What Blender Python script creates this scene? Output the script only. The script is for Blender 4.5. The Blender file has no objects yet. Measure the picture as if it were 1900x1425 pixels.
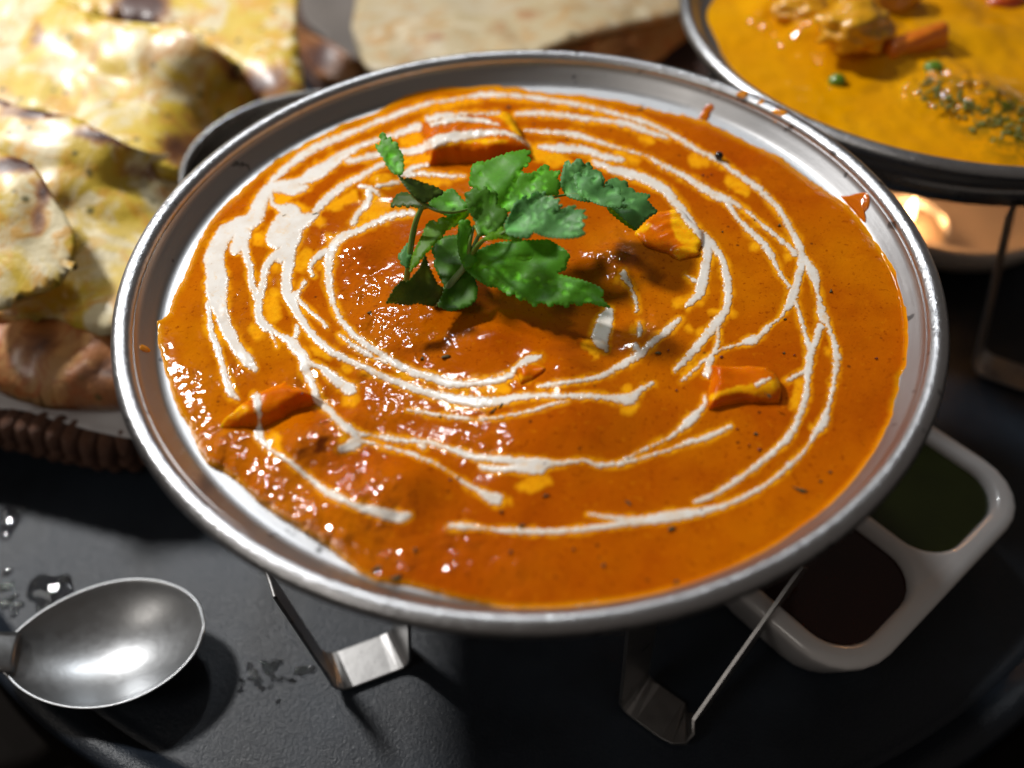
import bpy, bmesh, math, random
import numpy as np
from mathutils import Matrix, Vector
from mathutils.geometry import delaunay_2d_cdt
random.seed(7); np.random.seed(7)
C = bpy.context.scene.collection
R = 0.09            # dish radius in metres; all layout numbers below are in dish radii
H0 = 1.05           # height of the dish rim above the tray, in dish radii

# ------------------------------------------------------------------ camera
N_ = np.array([-0.01615029, 0.65479223, -0.75563636])
C_ = np.array([0.03621957, 0.3059814, 2.27364744])
X_ = np.array([0.99986958, 0.01057647, -0.01220534])
Y_ = np.array([0.0, 0.75573492, 0.65487764])
FPX, CX, CY = 1700.0, 950.0, 712.5
def uxy(u, v, z):
    """point of the plane z (in dish radii over the rim) seen at photo pixel u, v"""
    u = np.asarray(u, float); v = np.asarray(v, float)
    d = np.stack([(u-CX)/FPX, -(v-CY)/FPX, np.ones_like(u)*1.0], -1)
    t = (C_@N_ + z)/(d@N_)
    p = d*t[..., None] - C_
    return p@X_, p@Y_
def proj(x, y, z):
    p = np.multiply.outer(x, X_) + np.multiply.outer(y, Y_) + np.multiply.outer(z, N_) + C_
    return CX + FPX*p[..., 0]/p[..., 2], CY - FPX*p[..., 1]/p[..., 2]
def W(x, y, z): return (x*R, y*R, (z+H0)*R)
def at(u, v, z):
    x, y = uxy(u, v, z); return Vector(W(float(x), float(y), z))
cam_d = bpy.data.cameras.new('camera'); cam = bpy.data.objects.new('camera', cam_d); C.objects.link(cam)
pos = -C_
cw = Vector((pos@X_, pos@Y_, pos@N_))
def cwv(e): return Vector((e@X_, e@Y_, e@N_))
rx, uy, fz = cwv(np.array([1., 0, 0])), cwv(np.array([0, 1., 0])), cwv(np.array([0, 0, 1.]))
M = Matrix.Identity(4)
for i in range(3):
    M[i][0] = rx[i]; M[i][1] = uy[i]; M[i][2] = -fz[i]
M[0][3], M[1][3], M[2][3] = cw.x*R, cw.y*R, (cw.z+H0)*R
cam.matrix_world = M
cam_d.sensor_width = 36; cam_d.lens = FPX/1900*36; cam_d.clip_start = 0.01; cam_d.clip_end = 20
cam_d.dof.use_dof = True; cam_d.dof.focus_distance = 2.26*R
cam_d.dof.aperture_fstop = cam_d.lens/1000/0.0052
cam_d.dof.aperture_blades = 0
bpy.context.scene.camera = cam

# ------------------------------------------------------------------ light
sc = bpy.context.scene
wd = bpy.data.worlds.new('World'); sc.world = wd; wd.use_nodes = True
nt = wd.node_tree; bg = nt.nodes['Background']
bg.inputs[0].default_value = (1.0, 0.86, 0.76, 1); bg.inputs[1].default_value = 0.085
def area(name, d, dist, size, power, col, shape='DISK', target=(0, 0, -0.1)):
    l = bpy.data.lights.new(name, 'AREA'); l.shape = shape; l.size = size; l.energy = power; l.color = col
    o = bpy.data.objects.new(name, l); C.objects.link(o)
    d = Vector(d).normalized(); t = Vector(W(*target)); o.location = t + d*dist
    o.rotation_euler = d.to_track_quat('Z', 'Y').to_euler(); return o
area('key_lamp', (-0.60, 0.46, 0.70), 0.80, 0.09, 6.3, (1.0, 0.985, 0.965))
area('ceiling_lamp', (-0.12, 0.66, 0.70), 1.10, 0.10, 2.6, (0.93, 0.97, 1.0))
area('side_fill', (-0.62, -0.42, 0.66), 1.30, 0.40, 1.7, (1.0, 0.93, 0.85))  # added fill without a known source, lifts basket, liner and paneer fronts
sc.view_settings.view_transform = 'Standard'; sc.view_settings.look = 'None'
sc.view_settings.exposure = 0; sc.view_settings.gamma = 1
sc.render.engine = 'CYCLES'; sc.cycles.use_denoising = True
sc.cycles.max_bounces = 8; sc.cycles.sample_clamp_indirect = 4

# ------------------------------------------------------------------ helpers
def link(name, me, mat=None, parent=None, smooth=True):
    o = bpy.data.objects.new(name, me); C.objects.link(o)
    if mat is not None and not me.materials: me.materials.append(mat)
    if smooth: me.shade_smooth()
    if parent: o.parent = parent
    return o
def tag(o, label=None, cat=None, group=None, kind=None):
    if label: o['label'] = label
    if cat: o['category'] = cat
    if group: o['group'] = group
    if kind: o['kind'] = kind
    return o
def empty(name, loc=(0, 0, 0)):
    o = bpy.data.objects.new(name, None); o.empty_display_size = 0.01; C.objects.link(o); o.location = loc; return o
def childof(o, root):
    """parent while keeping the world place"""
    o.parent = root; o.matrix_parent_inverse = Matrix.Translation(root.location).inverted(); return o
def mesh(name, v, f, mat=None, parent=None, smooth=True):
    me = bpy.data.meshes.new(name)
    v = np.asarray(v, np.float32)
    if isinstance(f, np.ndarray):
        me.vertices.add(len(v)); me.vertices.foreach_set('co', v.ravel())
        k = f.shape[1]
        me.loops.add(f.size); me.polygons.add(len(f))
        me.loops.foreach_set('vertex_index', f.astype(np.int32).ravel())
        me.polygons.foreach_set('loop_start', np.arange(0, f.size, k, dtype=np.int32))
        me.polygons.foreach_set('loop_total', np.full(len(f), k, np.int32))
        me.update(calc_edges=True)
    else:
        me.from_pydata([tuple(map(float, p)) for p in v], [], f)
    return link(name, me, mat, parent, smooth)
def attr(o, name, a):
    at_ = o.data.attributes.new(name, 'FLOAT', 'POINT'); at_.data.foreach_set('value', np.asarray(a, np.float32))
def lathe(name, prof, mat, parent=None, seg=160, cx=0, cy=0, cz=0, wob=0.0):
    """prof: list of (r,z) in dish radii"""
    a = np.linspace(0, 2*np.pi, seg, endpoint=False)
    pr = np.array(prof); n = len(pr)
    wv = 1 + wob*(np.sin(2*a+.6)*.6 + np.sin(3*a+2)*.4 + np.sin(7*a)*.15)
    x = cx + pr[:, 0][:, None]*np.cos(a)[None]*wv; y = cy + pr[:, 0][:, None]*np.sin(a)[None]*wv
    z = cz + np.repeat(pr[:, 1][:, None], seg, 1)
    v = np.stack([x*R, y*R, (z+H0)*R], -1).reshape(-1, 3)
    f = []
    i, j = np.meshgrid(np.arange(n-1), np.arange(seg), indexing='ij')
    j2 = (j+1) % seg
    f = np.stack([i*seg+j, i*seg+j2, (i+1)*seg+j2, (i+1)*seg+j], -1).reshape(-1, 4)
    return mesh(name, v, f, mat, parent)
def catmull(pts, sub=5):
    P = np.array(pts, float); out = []
    Q = np.vstack([2*P[0]-P[1], P, 2*P[-1]-P[-2]])
    for i in range(1, len(Q)-2):
        p0, p1, p2, p3 = Q[i-1], Q[i], Q[i+1], Q[i+2]
        for k in range(sub):
            t = k/sub
            out.append(.5*((2*p1)+(-p0+p2)*t+(2*p0-5*p1+4*p2-p3)*t*t+(-p0+3*p1-3*p2+p3)*t**3))
    out.append(P[-1]); return np.array(out)
def tube(name, pts, rad, mat, parent=None, seg=10, sub=6, flat=1.0):
    """pts: world-space points with radius list in metres"""
    P = catmull([list(p)+[r] for p, r in zip(pts, rad)], sub)
    v = []; f = []; n = len(P); prev = Vector((0, 0, 1))
    for i in range(n):
        a = P[max(i-1, 0)][:3]; b = P[min(i+1, n-1)][:3]; t = Vector(b-a).normalized()
        s = t.cross(Vector((0, 0, 1)));
        if s.length < .05: s = t.cross(Vector((0, 1, 0)))
        s.normalize(); w = s.cross(t)
        for k in range(seg):
            g = 2*math.pi*k/seg
            v.append(Vector(P[i][:3]) + s*math.cos(g)*P[i][3] + w*math.sin(g)*P[i][3]*flat)
    for i in range(n-1):
        for k in range(seg):
            f.append((i*seg+k, i*seg+(k+1) % seg, (i+1)*seg+(k+1) % seg, (i+1)*seg+k))
    f.append(tuple(range(seg))[::-1]); f.append(tuple((n-1)*seg+k for k in range(seg)))
    return mesh(name, v, f, mat, parent)
# ---- materials
class NT:
    def __init__(s, name):
        s.m = bpy.data.materials.new(name); s.m.use_nodes = True; s.t = s.m.node_tree
        s.b = s.t.nodes['Principled BSDF']; s.out = s.t.nodes['Material Output']
    def n(s, typ, **kw):
        nd = s.t.nodes.new(typ)
        for k, v in kw.items():
            if k.startswith('_'): setattr(nd, k[1:], v)
            else: nd.inputs[k.replace('__', ' ')].default_value = v
        return nd
    def l(s, a, b): s.t.links.new(a, b)
    def coords(s): 
        return s.n('ShaderNodeTexCoord').outputs['Object']
    def noise(s, scale, detail=3, rough=.5, co=None, dist=0):
        nd = s.n('ShaderNodeTexNoise', Scale=scale, Detail=detail, Roughness=rough, Distortion=dist)
        s.l(co if co is not None else s.coords(), nd.inputs['Vector']); return nd.outputs['Fac']
    def ramp(s, fac, stops, interp='LINEAR'):
        r = s.n('ShaderNodeValToRGB'); r.color_ramp.interpolation = interp
        e = r.color_ramp.elements
        while len(e) < len(stops): e.new(.5)
        for q, (p, c) in zip(e, stops):
            q.position = p; q.color = (c, c, c, 1) if isinstance(c, (int, float)) else (*c, 1)
        s.l(fac, r.inputs[0]); return r.outputs[0]
    def mix(s, fac, a, b, mode='MIX'):
        m = s.n('ShaderNodeMix', _data_type='RGBA', _blend_type=mode)
        for sock, val in ((m.inputs[0], fac), (m.inputs[6], a), (m.inputs[7], b)):
            if hasattr(val, 'is_linked'): s.l(val, sock)
            elif isinstance(val, (int, float)): sock.default_value = val
            else: sock.default_value = (*val, 1)
        return m.outputs[2]
    def math(s, op, a, b=0.0, c=None, clamp=False):
        m = s.n('ShaderNodeMath', _operation=op, _use_clamp=clamp)
        for i, val in enumerate((a, b) if c is None else (a, b, c)):
            if hasattr(val, 'is_linked'): s.l(val, m.inputs[i])
            else: m.inputs[i].default_value = val
        return m.outputs[0]
    def attr(s, name):
        return s.n('ShaderNodeAttribute', _attribute_name=name).outputs['Fac']
    def bump(s, h, dist, strength=1.0, normal=None):
        b = s.n('ShaderNodeBump', Distance=dist)
        if hasattr(strength, 'is_linked'): s.l(strength, b.inputs['Strength'])
        else: b.inputs['Strength'].default_value = strength
        s.l(h, b.inputs['Height'])
        if normal is not None: s.l(normal, b.inputs['Normal'])
        return b.outputs[0]
    def set(s, **kw):
        for k, v in kw.items():
            sock = s.b.inputs[k.replace('__', ' ')]
            if hasattr(v, 'is_linked'): s.l(v, sock)
            elif isinstance(v, tuple): sock.default_value = (*v, 1) if len(v) == 3 else v
            else: sock.default_value = v
        return s

def steel(name, base=(.62, .61, .60), rough=.3, dent=.5, streak=True, grain=650, gd=.00012, pits=1.0):
    m = NT(name); co = m.coords()
    if streak:
        sp = m.n('ShaderNodeSeparateXYZ'); m.l(co, sp.inputs[0])
        ang = m.math('ARCTAN2', sp.outputs[1], sp.outputs[0])
        rad = m.math('SQRT', m.math('ADD', m.math('POWER', sp.outputs[0], 2.0), m.math('POWER', sp.outputs[1], 2.0)))
        cb = m.n('ShaderNodeCombineXYZ'); m.l(m.math('MULTIPLY', ang, 1.6), cb.inputs[0])
        m.l(m.math('MULTIPLY', rad, 900.0), cb.inputs[1]); m.l(m.math('MULTIPLY', sp.outputs[2], 900.0), cb.inputs[2])
        st = m.noise(1.6, 4, .6, cb.outputs[0])
    else:
        st = m.noise(400, 3, .6)
    smudge = m.noise(45, 4, .6); fine = m.noise(grain, 3, .65); pit = m.noise(230, 2, .5)
    rg = m.math('ADD', m.math('MULTIPLY', smudge, .22), m.math('ADD', m.math('MULTIPLY', st, .16), rough-.2))
    spots = m.ramp(pit, [(.27, 1-.65*pits), (.33, 1.0)])
    col = m.mix(m.math('MULTIPLY', smudge, .35), base, tuple(c*.62 for c in base))
    col = m.mix(1.0, col, spots, 'MULTIPLY')
    m.set(Base__Color=col, Metallic=1.0, Roughness=rg)
    h = m.math('ADD', m.math('MULTIPLY', st, .35), m.math('MULTIPLY', fine, .5))
    m.set(Normal=m.bump(h, gd, dent))
    return m.m
M_steel = steel('brushed_steel', base=(.44, .44, .445), rough=.43, dent=.35)
M_rim = steel('hammered_rim_steel', base=(.50, .50, .51), rough=.34, dent=1.0, streak=False, grain=1100, gd=.00030)
M_steel2 = steel('plain_steel', base=(.44, .435, .43), rough=.30, dent=.3, streak=False)
M_spoon = steel('spoon_steel', base=(.40, .41, .42), rough=.40, dent=.5, streak=False, grain=900, pits=0.0)

# ------------------------------------------------------------------ picture-plane rasters used while shaping the curry
GX0, GY0, GW, GH = 270, 130, 1440, 1030
def vnoise(cell, seed, w=GW, h=GH):
    rs = np.random.RandomState(seed)
    g = rs.rand(int(h/cell)+3, int(w/cell)+3)
    y = np.arange(h)/cell; x = np.arange(w)/cell
    yi = y.astype(int); xi = x.astype(int); fy = (y-yi)[:, None]; fx = (x-xi)[None]
    fy = fy*fy*(3-2*fy); fx = fx*fx*(3-2*fx)
    return (g[yi][:, xi]*(1-fy)*(1-fx)+g[yi+1][:, xi]*fy*(1-fx)+g[yi][:, xi+1]*(1-fy)*fx+g[yi+1][:, xi+1]*fy*fx)*2-1
def capsule_field(strokes, pad=24, sub=4, far=99.0):
    F = np.full((GH, GW), far)
    for s in strokes:
        P = np.array(s, float)
        P = catmull(P, sub) if len(P) > 2 else P
        if len(P) == 1: P = np.vstack([P, P+[.5, 0, 0]])
        for a, b in zip(P[:-1], P[1:]):
            wmx = max(a[2], b[2])/2+pad
            x0 = int(max(0, min(a[0], b[0])-wmx-GX0)); x1 = int(min(GW, max(a[0], b[0])+wmx-GX0))
            y0 = int(max(0, min(a[1], b[1])-wmx-GY0)); y1 = int(min(GH, max(a[1], b[1])+wmx-GY0))
            if x1 <= x0 or y1 <= y0: continue
            yy, xx = np.mgrid[y0:y1, x0:x1]; xx = xx+GX0-a[0]; yy = yy+GY0-a[1]
            dx, dy = b[0]-a[0], b[1]-a[1]; L = dx*dx+dy*dy+1e-6
            t = np.clip((xx*dx+yy*dy)/L, 0, 1)
            d = np.hypot(xx-t*dx, yy-t*dy) - .5*(a[2]+(b[2]-a[2])*t)
            sl = F[y0:y1, x0:x1]; np.minimum(sl, d, out=sl)
    return F
def sample(F, u, v):
    x = np.clip(u-GX0, 0, GW-1.01); y = np.clip(v-GY0, 0, GH-1.01)
    xi = x.astype(int); yi = y.astype(int); fx = x-xi; fy = y-yi
    return F[yi, xi]*(1-fx)*(1-fy)+F[yi, xi+1]*fx*(1-fy)+F[yi+1, xi]*(1-fx)*fy+F[yi+1, xi+1]*fx*fy

CREAM = [
 [(500,340,8),(530,312,12),(580,277,14),(630,255,12),(680,235,9),(730,215,9),(780,197,8),(800,191,7),(850,184,5),(890,177,10),(925,176,10),(975,180,8),(1025,187,9),(1075,195,9),(1125,207,8),(1162,217,7),(1200,228,8),(1225,240,9),(1250,252,9),(1300,282,9),(1330,297,8),(1362,320,9),(1400,345,11),(1425,367,11),(1450,397,11),(1470,432,12),(1485,465,14),(1487,492,16),(1482,512,16),(1475,537,17),(1467,560,17),(1450,585,5),(1445,592,4),(1425,607,8),(1410,622,10),(1395,632,16),(1383,635,12),(1370,640,4),(1335,650,5),(1317,665,13),(1312,695,12)],
 [(510,345,16),(555,337,16),(580,325,24),(605,310,24),(630,292,19),(667,272,10),(705,259,8),(742,247,12),(775,235,16)],
 [(795,222,14),(825,215,11),(862,212,5),(900,211,4),(925,210,4)],
 [(800,232,10),(845,221,11),(875,222,9),(900,225,8),(925,232,3)],
 [(957,212,5),(987,210,9),(1025,212,9),(1075,219,9),(1125,225,8),(1162,230,12),(1212,248,10),(1240,256,7)],
 [(795,270,20),(825,257,20),(862,252,17),(900,247,13),(937,247,10),(962,257,7),(982,270,4)],
 [(642,300,9),(667,295,11),(705,287,10),(755,282,13),(785,275,15)],
 [(587,392,14),(605,372,16),(630,350,14),(655,335,12),(680,322,11),(705,307,9),(725,300,6)],
 [(975,242,3),(1025,246,6),(1062,250,10),(1100,260,8),(1137,272,6),(1175,283,4),(1200,290,4),(1225,305,9),(1275,330,11),(1312,355,13),(1345,370,15),(1375,385,6),(1412,415,7),(1450,447,9),(1475,470,12)],
 [(1345,370,14),(1365,400,7),(1387,425,10),(1420,457,12),(1437,487,9),(1450,512,7),(1465,532,9)],
 [(1002,272,8),(1037,276,15),(1075,277,13),(1125,292,13),(1155,297,9)],
 [(1100,300,8),(1137,315,14),(1175,325,18),(1212,340,18),(1235,355,17),(1250,372,16),(1270,397,16),(1290,425,14),(1310,447,18),(1312,475,18),(1306,510,18),(1300,532,21),(1295,547,17),(1275,567,8)],
 [(1272,510,3),(1290,522,8)],
 [(1318,450,14),(1340,482,12),(1345,505,14),(1350,530,15),(1350,555,13),(1346,577,13),(1332,595,18),(1315,617,16),(1295,642,14),(1275,665,13),(1252,687,8)],
 [(1332,600,10),(1332,632,8),(1327,650,9),(1320,665,10)],
 [(1310,665,6),(1290,685,7),(1265,707,4)],
 [(1260,592,9),(1240,612,13),(1212,635,11),(1187,657,14),(1150,680,12),(1112,700,9),(1075,707,8),(1037,712,8),(1000,717,6)],
 [(1180,645,14),(1186,652,12)],
 [(1157,507,10),(1160,518,12),(1170,532,7),(1180,562,7),(1182,577,6)], [(1186,600,7),(1187,612,8),(1185,622,6)],
 [(1130,578,16),(1124,592,28),(1118,612,34),(1114,630,28),(1124,648,10)],
 [(1210,712,7),(1187,725,12),(1170,741,21),(1157,741,20),(1125,737,9),(1087,735,10),(1050,735,8),(1000,735,10),(962,737,12),(925,745,16),(875,745,20),(825,737,16),(787,727,14),(742,711,14),(705,696,12),(667,678,12),(630,661,12),(600,641,13),(575,616,13),(555,586,15),(542,560,19),(533,541,21),(532,516,19),(535,490,22),(537,462,28),(545,435,32)],
 [(767,395,10),(730,399,13),(705,410,11),(667,427,11),(637,439,14),(617,460,19),(610,485,17),(610,510,15),(611,531,14),(617,558,10),(622,573,11),(632,593,11),(655,621,12),(692,648,12),(730,673,13),(767,691,15),(800,700,16),(837,712,15),(875,712,12),(925,705,13),(945,697,12),(957,682,8),(973,672,13),(990,665,13),(1001,663,7)],
 [(630,621,6),(655,641,10),(692,663,8),(715,672,5)],
 [(655,415,12),(665,397,11),(685,372,12),(685,355,13)],[(668,345,5),(690,352,10),(703,362,7)],
 [(700,346,6),(730,340,8),(745,335,6)],[(745,325,9),(765,313,10),(792,305,7)],[(755,327,8),(780,322,8),(802,324,9),(832,327,8),(862,327,5)],
 [(580,510,8),(575,497,8),(585,480,12),(605,467,13)],[(565,523,8),(552,545,7)],
 [(505,345,18),(490,362,22),(480,385,28),(470,408,30),(445,418,28),(420,432,30),(405,455,32),(397,485,36),(402,510,40),(402,528,42),(403,553,37),(410,578,28),(417,603,24),(430,628,22),(445,653,22),(460,671,23),(472,683,12)],
 [(450,435,32),(437,462,22)],[(452,450,20),(457,475,14),(465,500,13),(466,521,13),(472,541,12),(480,558,14)],
 [(387,560,9),(388,580,9),(389,600,10),(394,622,12),(402,641,12),(412,676,11),(422,711,13),(430,730,14),(440,739,6)],
 [(510,348,18),(542,352,22),(567,347,12)],
 [(520,388,16),(542,397,36),(525,422,44),(515,442,42),(542,418,44),(567,408,24),(587,398,12)],
 [(503,365,6),(505,378,8),(513,384,8)],
 [(535,452,30),(530,472,32),(510,476,18),(495,492,14),(490,512,13),(485,540,13),(480,566,15),(480,586,16),(489,602,19),(502,611,13),(520,623,9),(542,636,19),(548,646,19),(562,661,19),(567,686,19),(577,708,16),(585,728,14),(588,743,14),(610,761,13),(630,783,12),(645,796,15),(667,805,8),(687,808,4),(717,813,9),(755,818,8),(800,822,8),(825,830,7),(855,840,12),(887,850,12),(925,852,14),(962,857,16),(1000,860,22),(1037,860,9),(1075,855,6),(1092,856,4),(1107,863,9),(1137,862,8),(1175,855,6),(1212,844,5),(1250,832,5),(1275,822,8),(1312,812,12),(1337,800,8),(1355,791,7)],
 [(552,606,8),(548,625,10)],
 [(1150,858,4),(1175,845,4),(1200,832,5),(1237,815,5),(1262,797,10),(1280,780,18),(1297,765,10),(1307,747,8),(1307,735,6)],
 [(660,822,22),(650,828,20),(635,833,14)],[(650,795,14),(664,815,12)],
 [(672,818,8),(690,822,5),(730,833,6),(767,843,5),(780,850,5),(797,855,6),(825,870,3),(850,887,3),(867,900,8),(890,912,10),(912,925,22),(922,927,22)],
 [(778,826,11),(784,828,12)],
 [(892,865,8),(912,871,13),(945,870,10),(975,870,20),(1000,868,26)],
 [(563,668,10),(580,676,10),(600,686,14),(625,706,20),(650,723,22)],
 [(545,545,9),(557,560,8),(575,577,7),(605,605,6)],
 [(503,618,6),(508,630,4),(515,645,2)],
 [(755,761,3),(765,762,4),(812,770,6),(850,775,6),(882,779,3),(905,777,4),(950,770,4),(987,762,5),(1025,750,5),(1055,745,3)],
 [(475,738,16),(478,755,14),(482,775,9),(482,792,8),(480,807,17),(490,822,12),(505,837,8),(530,852,8),(555,872,9),(580,892,10),(605,912,14),(630,924,14),(655,937,11),(680,945,16),(717,955,20),(742,960,20),(758,957,11)],
 [(834,977,7),(863,977,12),(905,981,4),(947,985,9),(1010,987,9),(1074,983,10),(1137,975,10),(1179,968,14),(1221,962,18),(1263,956,20),(1305,949,14),(1347,937,9),(1389,918,7),(1431,893,7),(1474,855,9),(1495,834,5),(1508,812,8),(1516,800,12),(1528,783,17),(1537,754,7),(1545,717,9),(1550,687,10),(1552,660,15),(1545,630,9),(1535,600,10),(1525,585,18),(1520,557,9),(1515,532,10),(1508,508,20),(1492,480,13)],
 [(1090,954,4),(1137,962,8),(1180,964,10)],
 [(1290,932,6),(1320,920,8),(1347,905,8),(1389,876,9),(1431,842,11),(1465,808,12),(1482,775,12),(1495,733,12),(1497,712,12),(1500,685,16),(1502,660,14),(1512,635,12),(1522,607,13)],
 [(1500,640,12),(1490,607,8),(1480,572,7),(1472,557,10)],
 [(1490,690,9),(1475,698,7),(1460,706,6)],
 [(1404,715,9),(1418,707,9),(1427,703,6)],
]
GOLD = [
 [(505,561,24),(505,586,20)],[(510,545,14)],[(477,616,24),(470,612,14)],[(400,613,15),(407,626,12)],
 [(502,377,14),(505,362,10),(522,370,18),(535,366,12)],[(482,442,20)],[(567,482,32),(555,492,20)],[(595,492,14)],[(512,497,12)],
 [(655,365,20),(640,372,14)],[(630,377,14),(610,384,8)],[(700,385,44),(690,400,40)],[(662,420,16),(687,412,20)],[(715,330,18),(692,335,8)],[(767,262,26),(755,262,16)],[(790,295,16),(755,300,12)],[(780,335,10),(830,338,6)],
 [(552,380,8),(566,392,10)],[(587,307,9)],[(592,410,12)],[(612,443,10)],[(512,467,8),(530,460,4),(545,442,4)],[(425,437,5),(412,460,5),(405,480,3)],
 [(580,646,12),(607,658,8)],[(650,743,22)],[(742,693,14),(760,697,12)],[(642,683,12)],[(567,578,10)],[(640,616,8)],[(637,813,9)],[(662,801,8),(675,806,8)],[(508,818,24),(515,836,14)],[(460,651,9)],
 [(1000,280,28),(1025,292,28),(1050,300,14)],[(1150,288,18),(1180,297,8)],[(1205,260,12),(1190,256,8)],[(1290,297,16),(1308,302,12)],[(1360,338,20),(1378,352,16)],[(1400,455,8)],[(1462,477,8)],
 [(1255,562,10),(1275,555,12),(1300,560,8)],[(1275,607,9),(1283,612,6)],[(1300,615,10)],[(1280,682,12),(1270,695,8)],[(1165,757,18),(1175,752,14)],[(1485,712,14),(1480,732,14),(1475,752,10)],[(1537,652,8)],[(1532,602,8)],[(1510,793,7)],[(1275,775,9)],[(1177,612,9)],[(1148,518,8)],
 [(900,722,15),(935,721,14)],[(862,725,8)],[(837,752,12),(862,752,7)],[(820,722,7)],[(1030,724,9)],[(985,899,24),(1012,892,18)],[(970,902,16)],[(1162,722,8)],[(945,930,5)],[(787,833,6)],[(1092,640,18),(1105,655,14)],
 [(905,857,3),(950,862,3)],[(1140,970,3),(1230,958,4),(1245,950,6)],
 [(800,204,5),(860,190,5),(890,186,4)],[(1000,187,4),(960,188,4)],[(1320,575,3),(1356,580,8)],[(985,702,5),(880,704,6),(905,702,6)],
]
BOUND = [(750,177),(780,167),(820,161),(862,161),(912,157),(962,161),(1012,170),(1075,174),(1125,180),(1175,189),(1225,202),(1275,212),(1295,219),(1315,224),(1350,242),(1400,267),(1450,290),(1487,320),(1525,345),(1555,367),(1575,380),(1590,398),(1608,420),(1625,447),(1641,468),(1660,493),(1676,517),(1681,537),(1685,560),(1688,598),(1688,640),(1685,679),(1669,703),(1669,721),(1660,749),(1659,774),(1645,801),(1628,839),(1586,894),(1539,945),(1497,983),(1434,1020),(1350,1065),(1300,1087),(1166,1116),(1032,1130),(942,1130),(853,1114),(763,1089),(700,1080),(665,1063),(607,1013),(555,982),(512,955),(480,932),(457,910),(435,890),(412,875),(385,862),(370,842),(360,815),(345,785),(330,762),(323,743),(306,689),(293,639),(290,595),(313,578),(323,544),(337,521),(347,497),(362,460),(385,415),(412,380),(442,357),(455,342),(480,320),(510,295),(555,270),(592,250),(642,225),(692,210),(730,187)]
def poly_field(poly):
    """signed distance (positive inside) of a closed outline"""
    P = np.array(poly+[poly[0]], float)
    D = np.full((GH, GW), 1e9)
    yy, xx = np.mgrid[0:GH, 0:GW]; xx = xx+GX0; yy = yy+GY0
    ins = np.zeros((GH, GW), bool)
    for a, b in zip(P[:-1], P[1:]):
        dx, dy = b-a
        t = np.clip(((xx-a[0])*dx+(yy-a[1])*dy)/(dx*dx+dy*dy+1e-9), 0, 1)
        np.minimum(D, (xx-a[0]-t*dx)**2+(yy-a[1]-t*dy)**2, out=D)
        c = ((a[1] <= yy) & (b[1] > yy)) | ((b[1] <= yy) & (a[1] > yy))
        if dy != 0: ins ^= c & (xx < a[0]+(yy-a[1])*dx/dy)
    return np.where(ins, 1, -1)*np.sqrt(D)
F_cream = capsule_field(CREAM)
F_gold = capsule_field(GOLD)
F_edge = poly_field(BOUND)
n2, n4, n8, n16, n40 = vnoise(2.2, 1), vnoise(4.5, 2), vnoise(9, 3), vnoise(18, 4), vnoise(60, 5)
F_cream = F_cream - .5 + n2*1.5 + n4*1.7 + n8*1.2
F_gold = F_gold - 2.0 + n2*1.5 + n4*2.6 + n8*3.4 + n16*2.5
F_edge = F_edge + n4*.5 + n8*1.3
ROUGH = [(400,840,60,1),(500,925,75,1.1),(600,830,70,1),(655,880,65,1),(560,975,70,1.2),(625,1015,55,1.1),(700,945,60,1.1),(365,710,35,.8),(440,690,30,.8),(700,700,50,.6),(730,750,50,.55),(700,600,70,.6),(680,540,40,.7),(760,650,70,.45),(900,810,60,.6),(720,1050,70,.9),(850,1010,60,.6),(1150,480,50,.9),(1210,610,35,.6),(430,580,70,.25),(640,480,40,.5),(560,740,50,.9),(380,800,40,.9),(470,790,30,.5),(970,700,30,.5),(660,800,60,.5),(940,1050,80,.35)]
F_rough = np.zeros((GH, GW))
yy, xx = np.mgrid[0:GH, 0:GW]
for (u, v, r, s) in ROUGH:
    F_rough = np.maximum(F_rough, s*np.exp(-((xx+GX0-u)**2+(yy+GY0-v)**2)/(r*r*.9)))
F_rough = np.clip(F_rough*(1+.6*n16), 0, 1.3)

# ------------------------------------------------------------------ dish profile and curry surface (dish radii)
PROF = [(0, -.40), (.30, -.375), (.50, -.30), (.66, -.20), (.77, -.118), (.825, -.082), (.862, -.068), (.895, -.0615), (.909, -.058), (.915, -.052), (.921, -.044), (.938, -.022), (.9485, -.008)]
pr_r = np.array([p[0] for p in PROF]); pr_z = np.array([p[1] for p in PROF])
def wall(r): return np.interp(r, pr_r, pr_z)
ZC = -.052
LUMPS = [ # u, v, radius, height
 (610,815,.085,.030),(565,835,.05,.018),(690,925,.10,.028),(760,905,.07,.024),(1080,770,.12,.030),(1000,790,.12,.014),(930,640,.10,.012),(670,470,.05,.018),(1040,690,.07,.020),
 (700,340,.06,.02),(560,420,.12,.012),(640,640,.10,.014),(1200,640,.06,.014),(1150,480,.07,.02),(500,930,.08,.012),(1240,440,.09,.016),(900,980,.2,.008),(1400,500,.3,.006),(400,840,.06,.014),(620,975,.07,.012),
 (620,760,.05,-.012),(580,900,.05,-.010),(820,600,.15,.008),(1595,378,.035,.012)]
LW = [(*[float(q) for q in uxy(u, v, ZC)], r, h) for u, v, r, h in LUMPS]
def fbm(x, y, s, seed):
    rs = np.random.RandomState(seed); out = np.zeros_like(x)
    for k in range(14):
        a = rs.rand()*2*np.pi; f = s*(.6+rs.rand()*1.2); p = rs.rand()*6.28
        out += np.sin((x*np.cos(a)+y*np.sin(a))*f*2*np.pi + p + 1.3*np.sin((x*np.sin(a)-y*np.cos(a))*f*2.7+p*2))
    return out/14
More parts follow.
